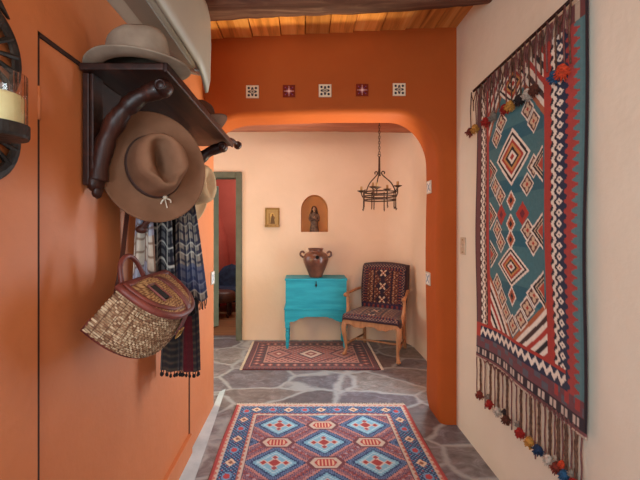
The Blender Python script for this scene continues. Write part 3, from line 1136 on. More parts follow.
# ------------------------------------------------------------------ coat shelf on the left wall
SY0, SY1, SZ = 1.20, 2.29, 1.925
root = thing('coat_rack_shelf', 'dark carved wooden wall shelf with curved branch brackets above hanging hats and scarves', 'coat rack', (XL, (SY0 + SY1) / 2, 1.5))
def lr(x, y, z):
    return Vector((x - XL, y - (SY0 + SY1) / 2, z - 1.5))
mb = MB().box(lr(XL, SY0, 1.56), lr(XL + 0.022, SY1, SZ))
mb.build('back_board', M['dark_wood'], root, bevel=0.004)
mb = MB().box(lr(XL, SY0 - 0.02, SZ), lr(-0.447, SY1, SZ + 0.024))
mb.build('shelf_board', M['dark_wood'], root, bevel=0.005)
mb = MB().box(lr(-0.45, SY0 - 0.02, SZ - 0.006), lr(-0.436, SY1 + 0.005, SZ + 0.027))
mb.build('front_edge', M['dark_branch'], root, bevel=0.004)
for y in (SY0 + 0.035, SY1 - 0.16):
    pts = bez([lr(-0.690, y, 1.58), lr(-0.676, y, 1.66), lr(-0.648, y, 1.74), lr(-0.602, y, 1.81), lr(-0.545, y, 1.858), lr(-0.475, y, 1.885)], 30)
    n = len(pts)
    rad = [0.033 + 0.0025 * math.sin(i * 0.9 + y) + random.uniform(-0.0018, 0.0018) - 0.005 * (i / n) for i in range(n)]
    o = MB().tube(pts, rad, 14).build('bracket', M['dark_branch'], root, smooth=True)
    mb = MB()
    mb.ball(lr(-0.468, y - 0.004, 1.886), 0.031, 16, 12, (1, 1.1, 1), 0.03)
    mb.ring(lr(-0.468, y - 0.034, 1.886), 0.015, 0.005, 18, 6, Matrix.Rotation(PI / 2, 3, 'X'))
    mb.build('scroll_end', M['dark_branch'], o, smooth=True)
    mb = MB()
    mb.ball(lr(-0.694, y, 1.575), 0.034, 14, 10, (0.75, 1.1, 1.1), 0.10)
    mb.ball(lr(-0.690, y, 1.545), 0.022, 12, 8, (0.8, 1, 1.2), 0.10)
    mb.build('carved_foot', M['dark_branch'], o, smooth=True)
    mb = MB().prism([(lr(0, 0, 0).x + XL - XL + 0, 0)] * 0 + [(0.022, 1.58 - 1.5), (0.034, 1.58 - 1.5), (0.034, SZ - 1.5), (0.022, SZ - 1.5)], y - 0.03 - (SY0 + SY1) / 2, y + 0.03 - (SY0 + SY1) / 2, 'y')
    mb.build('bracket_post', M['dark_wood'], root, bevel=0.003)
for y in (1.42, 1.56, 1.70, 1.84, 1.98):
    mb = MB().tube([lr(XL + 0.02, y, 1.68), lr(XL + 0.075, y, 1.69), lr(XL + 0.10, y, 1.71)], [0.013, 0.011, 0.012], 10)
    mb.ball(lr(XL + 0.105, y, 1.715), 0.017, 10, 8)
    mb.build('peg', M['dark_branch'], root, smooth=True)

# ------------------------------------------------------------------ hats
def make_hat(name, label, mats, loc, rot, R=(0.17, 0.20), crown=(0.083, 0.102), hc=0.12, curl=0.03, pinch=0.5, band_h=0.022, bow=True, droop=0.0, group='hats on the coat rack'):
    """local: z up out of the crown, -y front"""
    felt, bandm = mats
    root = thing(name, label, 'hat', loc, rot, group)
    nu = 72
    A = np.linspace(0, 2 * PI, nu, endpoint=False)
    ca, sa = np.cos(A), np.sin(A)
    # brim
    rows = []
    for t in np.linspace(0, 1, 12):
        rx = crown[0] + (R[0] - crown[0]) * t
        ry = crown[1] + (R[1] - crown[1]) * t
        z = curl * t ** 2.2 * (0.55 - 0.45 * np.cos(2 * A + PI)) - droop * t ** 2 * np.abs(sa) - 0.004 * np.sin(t * PI)
        rows.append(np.stack([rx * ca, ry * sa, z], -1))
    rl = rows[-1].copy()
    grid_mesh('brim', np.array(rows), None, felt, root, solid=0.005, closed_u=True)
    rows = []
    for t in np.linspace(0, 1, 14):
        k = 1 - 0.14 * t - 0.12 * max(0, (t - 0.75) / 0.25) ** 2
        side = 1 - pinch * 0.38 * np.clip(t, 0, 1) ** 1.5 * np.exp(-((sa + 0.78) / 0.28) ** 2) * np.abs(ca) ** 0.3
        z = hc * t * (1 + 0.0 * sa) + 0.10 * hc * t * np.maximum(-sa, 0)
        rows.append(np.stack([crown[0] * k * ca * side, crown[1] * k * sa, np.broadcast_to(z, ca.shape)], -1))
    edge = rows[-1]
    for t in np.linspace(0.12, 1, 10):
        x, y = edge[:, 0] * (1 - t), edge[:, 1] * (1 - t)
        rim = edge[:, 2]
        dent = -pinch * hc * 0.62 * np.exp(-(x / (crown[0] * 0.34)) ** 2) * (1 - (1 - t) ** 3) * (0.75 + 0.25 * np.cos(y / crown[1] * PI / 2))
        bulge = 0.12 * hc * math.sin(t * PI) * 0.9
        side_d = -pinch * hc * 0.22 * np.exp(-((np.abs(x) - crown[0] * 0.5) / (crown[0] * 0.22)) ** 2) * np.exp(-((y + crown[1] * 0.62) / (crown[1] * 0.3)) ** 2)
        z = rim * (1 - t) + edge[:, 2].mean() * t + bulge + dent + side_d
        rows.append(np.stack([x, y, z], -1))
    grid_mesh('crown', np.array(rows), None, felt, root, closed_u=True)
    rows = []
    for z, e in ((0.001, 1.015), (band_h * 0.2, 1.035), (band_h * 0.9, 1.02), (band_h, 0.985)):
        k = 1 - 0.14 * z / hc
        rows.append(np.stack([crown[0] * k * e * ca, crown[1] * k * e * sa, np.full_like(ca, z)], -1))
    grid_mesh('hat_band', np.array(rows), None, bandm, root, closed_u=True)
    if bow:
        mb = MB()
        y = -crown[1] * 1.02
        mb.ball((0.012, y, 0.016), 0.009, 8, 6)
        for sx in (-1, 1):
            mb.tube(bez([(0.012, y - 0.004, 0.016), (0.012 + sx * 0.014, y - 0.012, 0.022), (0.012 + sx * 0.018, y - 0.022, 0.012)], 8), 0.0028, 6)
        mb.tube([(0.01, y - 0.004, 0.016), (0.014, y - 0.04, 0.010)], 0.002, 5)
        mb.build('knotted_cord', M['cream_yarn'], root)
    return root


def basis(nrm, up):
    z = Vector(nrm).normalized()
    y = Vector(up)
    y = (y - z * y.dot(z)).normalized()
    x = y.cross(z)
    return Matrix((x, y, z)).transposed()


p = P(154.5, 167, 1.37)
make_hat('wide_brimmed_hat', 'large brown felt hat hanging crown outward below the shelf, nearest the viewer', (M['felt_brown'], M['band_dark']), p, basis((0.60, -0.80, 0.05), (-0.22, 0, 1)), R=(0.190, 0.206), crown=(0.100, 0.114), hc=0.135, curl=0.012, pinch=1.25)
make_hat('felt_hat', 'pale tan felt hat hanging behind the large brown hat', (M['felt_pale'], M['band_tan']), (-0.545, 1.73, 1.622), basis((0.93, -0.3, 0.02), (0, 0, 1)), R=(0.15, 0.185), crown=(0.085, 0.10), hc=0.115, curl=0.02, pinch=0.35, bow=False)
make_hat('fedora_hat', 'grey felt fedora sitting on top of the shelf at its near end', (M['felt_grey'], M['band_tan']), (-0.562, 1.255, SZ + 0.0285), Euler((0, 0, math.radians(62))), R=(0.154, 0.184), crown=(0.104, 0.120), hc=0.112, curl=0.014, pinch=0.55, bow=False, droop=0.004)
make_hat('felt_hat', 'dark brown curled-brim hat on top of the shelf near the arch', (M['felt_dark'], M['band_dark']), (-0.535, 1.93, SZ + 0.03), Euler((0, 0, math.radians(10))), R=(0.13, 0.18), crown=(0.075, 0.10), hc=0.10, curl=0.05, pinch=0.5, bow=False)

# gnarled stick poking past the far end of the shelf
mb = MB()
pts = bez([(-0.60, 2.13, SZ + 0.042), (-0.54, 2.19, SZ + 0.042), (-0.49, 2.27, SZ + 0.044), (-0.45, 2.40, SZ + 0.052), (-0.437, 2.46, SZ + 0.04)], 24)
mb.tube(pts, [0.014 + 0.004 * math.sin(i * 0.9) + (0.01 if i > len(pts) - 5 else 0) for i in range(len(pts))], 10)
tag(mb.build('wooden_stick', M['dark_branch'], smooth=True), 'gnarled dark stick lying on the shelf, its knobbed end past the far edge', 'stick')

# ------------------------------------------------------------------ scarves
def hang(name, label, cat, cx, cy, zt, zb, w0, w1, ang, nf, amp, fn, group=None, drift=(0, 0), fringe=None, mat='cloth', wave=0.0, thick=0.006, pinch=0.0):
    root = thing(name, label, cat, (cx, cy, zb), None, group)
    nu, nv = 60, 90
    U, V = np.meshgrid(np.linspace(-0.5, 0.5, nu), np.linspace(0, 1, nv))
    w = w0 + (w1 - w0) * V ** (0.7)
    ph = V * 1.3
    off = amp * (0.5 + 0.5 * V) * np.sin(2 * PI * nf * U + ph * 2) + 0.3 * amp * np.sin(2 * PI * nf * 2.3 * U + 1 + V * 4)
    dx, dy = math.cos(ang), math.sin(ang)
    X = drift[0] * V + U * w * dx - off * dy + wave * np.sin(V * 5) * 0.5
    Y = drift[1] * V + U * w * dy + off * dx
    Z = (zt - zb) * (1 - V) - pinch * np.abs(U) * 2 * V + 0.008 * np.sin(U * 14)
    Ucl = U * w1 * (1 + 2.2 * nf * amp / max(w1, 0.01))
    col = fn(Ucl, V * (zt - zb))
    grid_mesh('cloth', np.stack([X, Y, Z], -1), col, M[mat], root, solid=thick)
    if fringe:
        fl, rad, fm, pom = fringe
        mb = MB()
        for i in range(0, nu, 3):
            b = Vector((X[-1, i], Y[-1, i], Z[-1, i]))
            l = fl * random.uniform(0.8, 1.15)
            e = b + Vector((random.uniform(-.004, .004), random.uniform(-.004, .004), -l))
            mb.tube([b + Vector((0, 0, 0.006)), (b + e) / 2 + Vector((random.uniform(-.003, .003), 0, 0)), e], rad, 5)
            if pom:
                mb.ball(e, pom * random.uniform(.8, 1.1), 8, 6, (1, 1, 1.2), 0.15)
        mb.build('fringe', fm, root)
    return root


bw = plaid((84, 82, 84), [('u', .034, 0, .012, (24, 24, 32), .8), ('v', .034, 0, .012, (24, 24, 32), .8), ('u', .068, .02, .006, (190, 186, 176), .8), ('v', .068, .02, .006, (190, 186, 176), .8)])
bp = plaid((134, 122, 112), [('u', .036, 0, .013, (34, 32, 46), .8), ('v', .042, 0, .015, (36, 36, 56), .75), ('u', .036, .02, .003, (206, 196, 180), .7), ('v', .042, .025, .003, (206, 196, 180), .6), ('v', .9, -0.36, .12, (44, 58, 104), .5)])
dk = plaid((48, 44, 46), [('v', .016, 0, .005, (110, 92, 74), .55), ('u', .40, .36, .055, (92, 24, 34), .85), ('v', .7, -0.34, .09, (30, 34, 54), .7), ('v', .7, -0.38, .004, (150, 140, 130), .5), ('u', .12, 0, .01, (28, 28, 40), .6)])
wb = plaid((190, 178, 164), [('u', .06, 0, .012, (96, 60, 44), .7), ('v', .18, .06, .06, (132, 142, 176), .6), ('v', .05, .0, .008, (100, 70, 56), .6)])
bl = plaid((24, 22, 24), [('u', .04, 0, .01, (44, 40, 44), .6), ('v', .05, 0, .012, (36, 34, 38), .6)])
SG = 'scarves hanging from the coat rack'
hang('scarf', 'dark plaid shawl with a burgundy stripe and tasselled hem hanging lowest', 'scarf', -0.607, 1.80, 1.70, 0.725, 0.10, 0.205, math.radians(-4), 2.2, 0.018, dk, SG, fringe=(0.02, 0.0022, M['black_yarn'], 0.0075))
hang('scarf', 'black shawl hanging between the two plaid scarves', 'scarf', -0.578, 1.71, 1.66, 1.02, 0.07, 0.13, math.radians(-6), 2.0, 0.018, bl, SG, drift=(0.01, 0))
hang('scarf', 'grey, black and blue plaid scarf with black fringe, hanging closest to the arch', 'scarf', -0.528, 1.63, 1.62, 1.105, 0.06, 0.13, math.radians(10), 1.3, 0.015, bp, SG, drift=(0.035, 0), fringe=(0.035, 0.0022, M['black_yarn'], 0.0))
hang('scarf', 'short black and white checked scarf hanging just above the wicker creel', 'scarf', -0.598, 1.53, 1.62, 1.20, 0.09, 0.14, math.radians(-5), 1.2, 0.010, bw, SG, pinch=0.05)
r_ = hang('neckerchief', 'white, brown and blue neckerchief tied in a knot below the large hat', 'neckerchief', -0.625, 1.45, 1.60, 1.215, 0.05, 0.085, math.radians(0), 1.5, 0.016, wb, None, pinch=0.07)
mb = MB()
mb.ball((0.0, -0.026, 0.20), 0.02, 12, 8, (1.2, 0.8, 0.8), 0.05)
mb.tube(bez([(0.0, -0.03, 0.20), (0.03, -0.035, 0.235), (0.055, -0.03, 0.25)], 10), [0.009] * 3 + [0.012] * 8 if False else 0.011, 10)
mb.build('knot', M['leather_dark'], r_, smooth=True)

# ------------------------------------------------------------------ wicker creel
TA = math.radians(39)
CL, CD, CH = 0.370, 0.172, 0.168      # length along the wall, depth, height
rot = Matrix.Rotation(TA, 3, 'Y')
root = thing('wicker_creel', 'tilted wicker fishing creel with burgundy leather trim hanging from a strap on the orange wall', 'creel', (-0.570, 1.325, 1.235), rot)
# local frame: x outward, y along the wall, z up through the lid; origin at the middle of the lid's back edge
def dshape(t, sc=1.0, bulge=1.0):
    """t 0..1 round the D: flat back then the curved front"""
    if t < 0.30:
        k = t / 0.30
        return (0.0, (0.5 - k) * CL * sc)
    k = (t - 0.30) / 0.70
    a = -PI / 2 + k * PI
    return (CD * bulge * abs(math.cos(a)) ** 0.72, CL * sc / 2 * math.copysign(abs(math.sin(a)) ** 0.80, math.sin(a)))
nu, nv = 560, 150
shade = rng.integers(0, 5, (64, 260))
pos = np.zeros((nv, nu, 3))
col = np.zeros((nv, nu, 3))
for j in range(nv):
    v = j / (nv - 1)
    belly = 1.0 + 0.11 * math.sin(min(1, v * 1.1) * PI * 0.62) + 0.02 * v
    if v > 0.93:
        belly *= 1 - 0.10 * ((v - 0.93) / 0.07) ** 2
    for i in range(nu):
        t = i / nu
        x, y = dshape(t, belly, belly * 1.05)
        x2, y2 = dshape((i + 1) / nu, belly, belly * 1.05)
        tx, ty = x2 - x, y2 - y
        l = math.hypot(tx, ty) or 1
        nx, ny = -ty / l, tx / l
        if nx * (x - CD * 0.4) + ny * y < 0:
            nx, ny = -nx, -ny
        stake = i / nu * 120
        row = v * 23
        w = math.cos(PI * stake) * (1 if int(row) % 2 else -1) * abs(math.sin(PI * row)) ** 0.6
        off = 0.0024 * w
        pos[j, i] = (x + nx * off, y + ny * off, -v * CH)
        pale = (C(168, 138, 108), C(150, 118, 90), C(136, 102, 76), C(184, 156, 126), C(118, 84, 62))[shade[int(row), int(stake)]]
        gap = abs(math.sin(PI * row)) < 0.30 or abs(math.sin(PI * (stake + 0.5))) < 0.16
        col[j, i] = C(86, 56, 42) if gap else pale
grid_mesh('basket_body', pos, col, M['wicker'], root, closed_u=True)
# bottom
mb = MB()
bp_ = [dshape(i / 60, 1.04, 1.08) for i in range(60)]
mb.prism(bp_, -CH - 0.004, -CH + 0.01, 'z')
mb.build('basket_base', M['leather'], root)
# lid: woven, slightly domed
nr = 26
pos = np.zeros((nr, 160, 3))
col = np.zeros((nr, 160, 3))
for j in range(nr):
    s = 1 - j / (nr - 1)
    for i in range(160):
        x, y = dshape(i / 160, 1.02, 1.06)
        x = CD * 0.42 + (x - CD * 0.42) * s
        y = y * s
        dome = 0.022 * (1 - (2 * y / CL) ** 2) * (1 - s ** 4) + 0.012
        cx_, cy_ = x * 110, y * 170
        wv = math.sin(cx_ * PI) * math.sin(cy_ * PI)
        pos[j, i] = (x, y, dome + 0.002 * wv)
        col[j, i] = C(190, 150, 104) if abs(wv) > 0.35 else C(112, 70, 48)
o = grid_mesh('lid', pos, col, M['wicker'], root, closed_u=True)
lid = o
# leather rim round the lid and body mouth
rim = [Vector((*dshape(i / 80, 1.03, 1.09), 0.004)) for i in range(81)]
mb = MB().tube(rim, 0.013, 10, caps=False, flat=0.9)
mb.build('leather_rim', M['leather'], root, smooth=True)
inner = []
for i in range(81):
    x, y = dshape(i / 80, 0.94, 0.94)
    inner.append(Vector((0.008 + x * 0.95, y, 0.016)))
MB().tube(inner, 0.012, 8, caps=False, flat=0.5).build('lid_edging', M['leather'], lid, smooth=True)
mb = MB().box((0.052, -0.105, 0.020), (0.118, -0.060, 0.0335))
mb.build('lid_hole', M['dark_gap'], lid, bevel=0.004)
mb = MB()
fr = [(0.048, -0.109, .032), (0.122, -0.109, .030), (0.122, -0.056, .032), (0.048, -0.056, .033), (0.048, -0.109, .032)]
mb.tube(fr, 0.004, 6)
mb.build('hole_edging', M['leather'], lid)
def strap_path(y, wv=0.0):
    return [(-0.004, y, -0.03), (0.004, y, 0.012), (0.05, y, 0.037), (0.11, y, 0.037), (CD * 1.02, y, 0.022), (CD * 1.10, y, 0.0), (CD * 1.17, y, -0.04), (CD * 1.22, y, -0.085)]
def ribbon(path, half, th=0.003, ax=(0, 1, 0)):
    mb = MB()
    ax = Vector(ax)
    pts = bez(path, 30)
    vs, fs = [], []
    for i, p_ in enumerate(pts):
        t = (pts[min(i + 1, len(pts) - 1)] - pts[max(i - 1, 0)]).normalized()
        n_ = t.cross(ax).normalized()
        for a, b_ in ((-1, -1), (1, -1), (1, 1), (-1, 1)):
            vs.append(p_ + ax * half * a + n_ * th * b_)
    for i in range(len(pts) - 1):
        for k in range(4):
            fs.append((i * 4 + k, i * 4 + (k + 1) % 4, i * 4 + 4 + (k + 1) % 4, i * 4 + 4 + k))
    fs += [(0, 1, 2, 3), tuple(len(vs) - 4 + k for k in range(4))]
    return mb.add(vs, fs)
o = ribbon(strap_path(0.015), 0.017).build('closing_strap', M['leather'], root)
mb = MB()
mb.tube([(CD * 1.235, -0.008, -0.062), (CD * 1.235, 0.038, -0.062), (CD * 1.27, 0.038, -0.09), (CD * 1.27, -0.008, -0.09), (CD * 1.235, -0.008, -0.062)], 0.003, 6)
mb.build('buckle', M['brass'], o)
# lower leather band round the body
bd = []
for i in range(81):
    x, y = dshape(i / 80, 1.10, 1.16)
    bd.append(Vector((x - 0.004, y, -CH + 0.028)))
ribbon_m = MB()
vs, fs = [], []
for p_ in bd:
    vs += [p_ + Vector((0, 0, -0.026)), p_ + Vector((0, 0, 0.018))]
for i in range(80):
    fs.append((2 * i, 2 * i + 1, 2 * i + 3, 2 * i + 2))
ribbon_m.add(vs, fs).build('leather_band', M['leather'], root, smooth=True, solid=0.004)
# carrying handle and long shoulder strap, both in world directions brought to local
inv = rot.inverted()
def wl(x, y, z):
    return inv @ (Vector((x, y, z)) - Vector((-0.570, 1.325, 1.235)))
hp = [wl(-0.59, 1.20, 1.235), wl(-0.60, 1.21, 1.30), wl(-0.60, 1.26, 1.325), wl(-0.595, 1.315, 1.30), wl(-0.58, 1.34, 1.245)]
MB().tube(bez(hp, 24), 0.0085, 9).build('handle', M['leather'], root, smooth=True)
sp = [wl(-0.665, 1.30, 1.17), wl(-0.675, 1.37, 1.3), wl(-0.672, 1.40, 1.45), wl(-0.655, 1.42, 1.65), wl(-0.64, 1.42, 1.70)]
ribbon(sp, 0.010, 0.002, inv @ Vector((0.3, 0.95, 0))).build('shoulder_strap', M['leather_dark'], root)

# ------------------------------------------------------------------ air conditioner
AY0, AY1 = 1.06, 1.965
root = thing('air_conditioner', 'pale grey wall air conditioner mounted high above the coat shelf', 'air conditioner', (XL - 0.004, (AY0 + AY1) / 2, 2.2))
hy = (AY1 - AY0) / 2
prof = [(0.0, 2.25), (0.08, 2.243), (0.17, 2.226), (0.192, 2.224), (0.200, 2.26), (0.202, 2.40), (0.195, 2.52), (0.17, 2.60), (0.10, 2.645), (0, 2.65)]
MB().prism([(x, z - 2.2) for x, z in prof], -hy, hy, 'y').build('casing', M['plastic'], root, bevel=0.008, seg=3)
# front panel with a lip that drops at both ends
vs, fs = [], []
ny_ = 60
pr = [(0.198, 0.004), (0.212, 0.006), (0.220, 0.05), (0.225, 0.20), (0.220, 0.33), (0.205, 0.40), (0.15, 0.44)]
for j in range(ny_ + 1):
    s = -1 + 2 * j / ny_
    dip = 0.085 * max(0, (abs(s) - 0.60) / 0.40) ** 2.0
    for k, (x, z) in enumerate(pr):
        vs.append((x, s * (hy + 0.002), z - (dip - 0.020) * max(0, 1 - z / 0.2)))
np_ = len(pr)
for j in range(ny_):
    for k in range(np_ - 1):
        fs.append((j * np_ + k, j * np_ + k + 1, (j + 1) * np_ + k + 1, (j + 1) * np_ + k))
MB().add(vs, fs).build('front_panel', M['plastic'], root, smooth=True, solid=0.012)
mb = MB()
mm = Matrix.Translation((0.09, 0, 0.032)) @ Matrix.Rotation(math.radians(25), 4, 'Y')
mb.prism([(0.075, 2.239 - 2.2), (0.168, 2.221 - 2.2), (0.170, 2.228 - 2.2), (0.077, 2.246 - 2.2)], -hy + 0.03, hy - 0.10, 'y')
mb.build('louvre_flap', M['plastic_dark'], root, bevel=0.002)
mb = MB()
mm = Matrix.Translation((0.176, hy - 0.055, 0.0245)) @ Matrix.Rotation(math.radians(11), 4, 'Y')
mb.box((-0.014, -0.03, -0.006), (0.014, 0.03, 0.004), mm)
mb.build('indicator_panel', M['badge'], root, bevel=0.005)

# ------------------------------------------------------------------ candle sconce
root = thing('candle_sconce', 'wrought iron wall sconce with a cream candle in a glass cup', 'wall sconce', (XL, 0.80, 1.62))
mb = MB()
def plate_ring(c, R, spokes):
    cy, cz = c
    rot_ = Matrix.Rotation(PI / 2, 3, 'Y')
    mb.ring((0.012, cy, cz), R, 0.016, 40, 8, rot_, 0.35)
    mb.ring((0.012, cy, cz), R * 0.30, 0.008, 20, 8, rot_, 0.6)
    for k in range(spokes):
        a = 2 * PI * k / spokes + 0.2
        mb.tube([(0.012, cy + math.cos(a) * R * 0.3, cz + math.sin(a) * R * 0.3), (0.012, cy + math.cos(a) * R, cz + math.sin(a) * R)], [0.004, 0.008], 6)
plate_ring((0.004, 0.197), 0.108, 16)
plate_ring((0.012, 0.015), 0.098, 14)
mb.build('back_plate', M['iron'], root)
mb = MB()
mb.prism([(-0.09, 0.30), (-0.05, 0.345), (-0.03, 0.40), (0, 0.46), (0.03, 0.40), (0.05, 0.345), (0.09, 0.30), (0.05, 0.32), (0, 0.335), (-0.05, 0.32)], 0.006, 0.016, 'x')
mb.build('top_finial', M['iron'], root, bevel=0.002)
mb = MB().tube(bez([(0.012, 0, 0.02), (0.05, -0.01, -0.02), (0.084, -0.035, -0.045), (0.086, -0.04, -0.03)], 14), 0.007, 8)
mb.build('arm', M['iron'], root, smooth=True)
cc = (0.086, -0.04, -0.008)
MB().lathe([(0.012, -0.012), (0.056, -0.006), (0.0585, 0.0), (0.0585, 0.022), (0.0555, 0.022), (0.0555, 0.004)], cc, 36).build('cup', M['iron'], root, smooth=False)
MB().lathe([(0.0525, 0.005), (0.0525, 0.125), (0.0545, 0.125), (0.0545, 0.005)], cc, 40).build('glass_shade', M['glass'], root, smooth=False)
mb = MB().lathe([(0.046, 0.006), (0.0475, 0.02), (0.0475, 0.078), (0.045, 0.083), (0.02, 0.079), (0.002, 0.078)], cc, 36)
o = mb.build('candle', M['wax'], root, smooth=True)
MB().tube([(0.086, -0.04, 0.069), (0.087, -0.04, 0.082)], 0.0012, 6).build('wick', M['black_yarn'], o)

# ------------------------------------------------------------------ teal chest on its stand
CY = 4.30
p0, p1 = P(285, 0, CY).x, P(347.3, 0, CY).x
cw = p1 - p0
root = thing('chest_on_stand', 'turquoise painted wooden chest on a stand with turned legs', 'chest', ((p0 + p1) / 2, CY + 0.17, 0.01))
hw, hd = cw / 2, 0.17
zt = 0.822
MB().box((-hw + 0.006, -hd + 0.006, 0.475), (hw - 0.006, hd - 0.004, zt - 0.022)).build('box', M['teal'], root, bevel=0.003)
MB().box((-hw - 0.002, -hd - 0.006, zt - 0.024), (hw + 0.002, hd, zt)).build('lid', M['teal'], root, bevel=0.004)
mb = MB()
mb.lathe([(0.012, 0), (0.012, 0.004)], (0.0, -hd + 0.005, 0.745), 14, mat=Matrix.Rotation(PI / 2, 3, 'X'))
mb.box((-0.005, -hd, 0.72), (0.005, -hd + 0.006, 0.765))
mb.tube([(0, -hd - 0.003, 0.79), (0, -hd - 0.005, 0.73)], 0.004, 6)
mb.build('hasp', M['iron'], root)
# stand: rail moulding, scalloped apron, four turned legs
MB().box((-hw - 0.012, -hd - 0.012, 0.456), (hw + 0.012, hd, 0.478)).build('moulding', M['teal'], root, bevel=0.005)
def apron(half, d0, d1, axis, parent):
    lo = 0.318
    pts = [(-half, 0.458), (-half, lo)]
    for k in range(33):
        s = -1 + k / 16
        x = s * (half - 0.055)
        a = abs(s)
        z = lo + 0.058 * (1 if a < 0.42 else 0.5 + 0.5 * math.cos((a - 0.42) / 0.5 * PI) if a < 0.92 else 0) - (0.012 * math.exp(-((a - 0.5) / 0.05) ** 2))
        pts.append((x, z))
    pts += [(half, lo), (half, 0.458)]
    return MB().prism(pts, d0, d1, axis).build('apron', M['teal'], parent, bevel=0.002)
apron(hw, -hd - 0.004, -hd + 0.02, 'y', root)
for sx in (-1, 1):
    apron(hd - 0.01, sx * hw - 0.012 - (0.006 if sx > 0 else -0.006), sx * hw + 0.012 - (0.006 if sx > 0 else -0.006), 'x', root)
MB().box((-hw, hd - 0.024, 0.318), (hw, hd - 0.002, 0.458)).build('apron', M['teal'], root)
lp = [(0.010, 0), (0.017, 0.02), (0.021, 0.045), (0.017, 0.07), (0.022, 0.082), (0.017, 0.095), (0.019, 0.11), (0.024, 0.15), (0.020, 0.19), (0.017, 0.20), (0.025, 0.212), (0.017, 0.226), (0.022, 0.24), (0.028, 0.25)]
for sx in (-1, 1):
    for sy in (-1, 1):
        c = (sx * (hw - 0.026), sy * (hd - 0.03), 0)
        mb = MB().lathe(lp, c, 18)
        mb.box((c[0] - 0.026, c[1] - 0.026, 0.248), (c[0] + 0.026, c[1] + 0.026, 0.457))
        mb.build('leg', M['teal'], root, smooth=False, bevel=0.001)

# ------------------------------------------------------------------ two-handled jar
jp = P(315.8, 274, CY + 0.15)
root = thing('clay_jar', 'brown glazed clay jar with two small ear handles standing on the turquoise chest', 'jar', (jp.x, CY + 0.15, 0.010 + zt))
k = 1.0
prof = [(0.078, 0), (0.084, 0.012), (0.098, 0.05), (0.125, 0.11), (0.150, 0.17), (0.161, 0.215), (0.157, 0.25), (0.138, 0.283), (0.105, 0.303), (0.088, 0.312), (0.086, 0.326), (0.094, 0.338), (0.099, 0.345), (0.095, 0.352), (0.084, 0.348), (0.076, 0.33), (0.08, 0.30)]
prof = [(r_ * 0.95, z_ * 0.98) for r_, z_ in prof]
MB().lathe(prof, (0, 0, 0), 40).build('jar_body', M['pot'], root, smooth=True)
for sx in (-1, 1):
    pts = bez([(sx * 0.135, 0, 0.284), (sx * 0.158, 0, 0.305), (sx * 0.182, 0, 0.292), (sx * 0.182, 0, 0.258), (sx * 0.150, 0, 0.236)], 20)
    MB().tube(pts, 0.0125, 10).build('handle', M['pot'], root, smooth=True)
mb = MB().lathe([(0.02, 0.0), (0.022, 0.014), (0.014, 0.016), (0.012, 0.004)], (0.012, -0.150, 0.248), 16, mat=Matrix.Rotation(PI / 2, 3, 'X'))
mb.build('spout_hole', M['dark_gap'], root, smooth=True)

# ------------------------------------------------------------------ armchair
ang = math.radians(-28)
root = thing('armchair', 'wooden armchair with dark patterned rug-weave upholstery and curved legs beside the chest', 'chair', (0.838, 4.205, 0.010), (0, 0, ang))
root.scale = (1.06, 1.12, 0.985)
# local: x to the sitter's-left-hand side seen from the front = right, -y front
def cabriole(x, y, sx):
    pts = bez([(x, y + 0.01, 0.40), (x + sx * 0.012, y - 0.012, 0.33), (x + sx * 0.012, y - 0.014, 0.27), (x, y + 0.0, 0.16), (x - sx * 0.004, y + 0.004, 0.08), (x + sx * 0.004, y - 0.006, 0.03), (x + sx * 0.010, y - 0.018, 0.012)], 30)
    n = len(pts)
    rad = []
    for p_ in pts:
        z = p_.z
        rad.append(0.016 + 0.018 * max(0, (z - 0.10) / 0.3) ** 1.2 + 0.006 * math.exp(-((z - 0.012) / 0.012) ** 2) - 0.002 * math.exp(-((z - 0.1) / 0.05) ** 2))
    rad[-1] = 0.012
    mb = MB().tube(pts, rad, 14)
    mb.ball((x + sx * 0.008, y - 0.014, 0.0175), 0.024, 12, 8, (1, 1.15, 0.72))
    return mb
for sx in (-1, 1):
    cabriole(sx * 0.275, -0.225, sx).build('leg', M['chair_wood'], root, smooth=True)
    pts = bez([(sx * 0.225, 0.20, 0.42), (sx * 0.225, 0.205, 0.25), (sx * 0.228, 0.225, 0.10), (sx * 0.232, 0.25, 0.002)], 16)
    MB().tube(pts, [0.024 - 0.007 * i / len(pts) for i in range(len(pts))], 10).build('leg', M['chair_wood'], root, smooth=True)
# seat rail with carved apron
mb = MB()
pts = [(-0.30, 0.412), (-0.30, 0.35)]
for kx in range(41):
    s = -1 + kx / 20
    pts.append((s * 0.25, 0.342 + 0.014 * math.cos(s * PI * 2) - 0.006 * math.cos(s * PI * 6) + (0.01 if abs(s) > .9 else 0)))
pts += [(0.30, 0.35), (0.30, 0.412)]
mb.prism(pts, -0.255, -0.228, 'y')
for sx in (-1, 1):
    a, b_ = Vector((sx * 0.29, -0.24, 0)), Vector((sx * 0.232, 0.215, 0))
    d = (b_ - a).normalized()
    nrm = Vector((d.y, -d.x, 0)) * 0.012
    vs = []
    for z in (0.345, 0.412):
        for q in (a - nrm, a + nrm, b_ + nrm, b_ - nrm):
            vs.append(q + Vector((0, 0, z)))
    mb.add(vs, [(0, 1, 2, 3), (4, 5, 6, 7), (0, 1, 5, 4), (1, 2, 6, 5), (2, 3, 7, 6), (3, 0, 4, 7)])
mb.box((-0.24, 0.2, 0.345), (0.24, 0.226, 0.412))
mb.build('seat_rail', M['chair_wood'], root, bevel=0.004)
# stretchers
mb = MB()
for sx in (-1, 1):
    mb.tube([(sx * 0.272, -0.21, 0.125), (sx * 0.229, 0.215, 0.115)], 0.011, 8)
mb.tube([(-0.252, 0.0, 0.12), (0.252, 0.0, 0.12)], 0.012, 8)
mb.build('stretcher', M['chair_wood'], root, smooth=True)
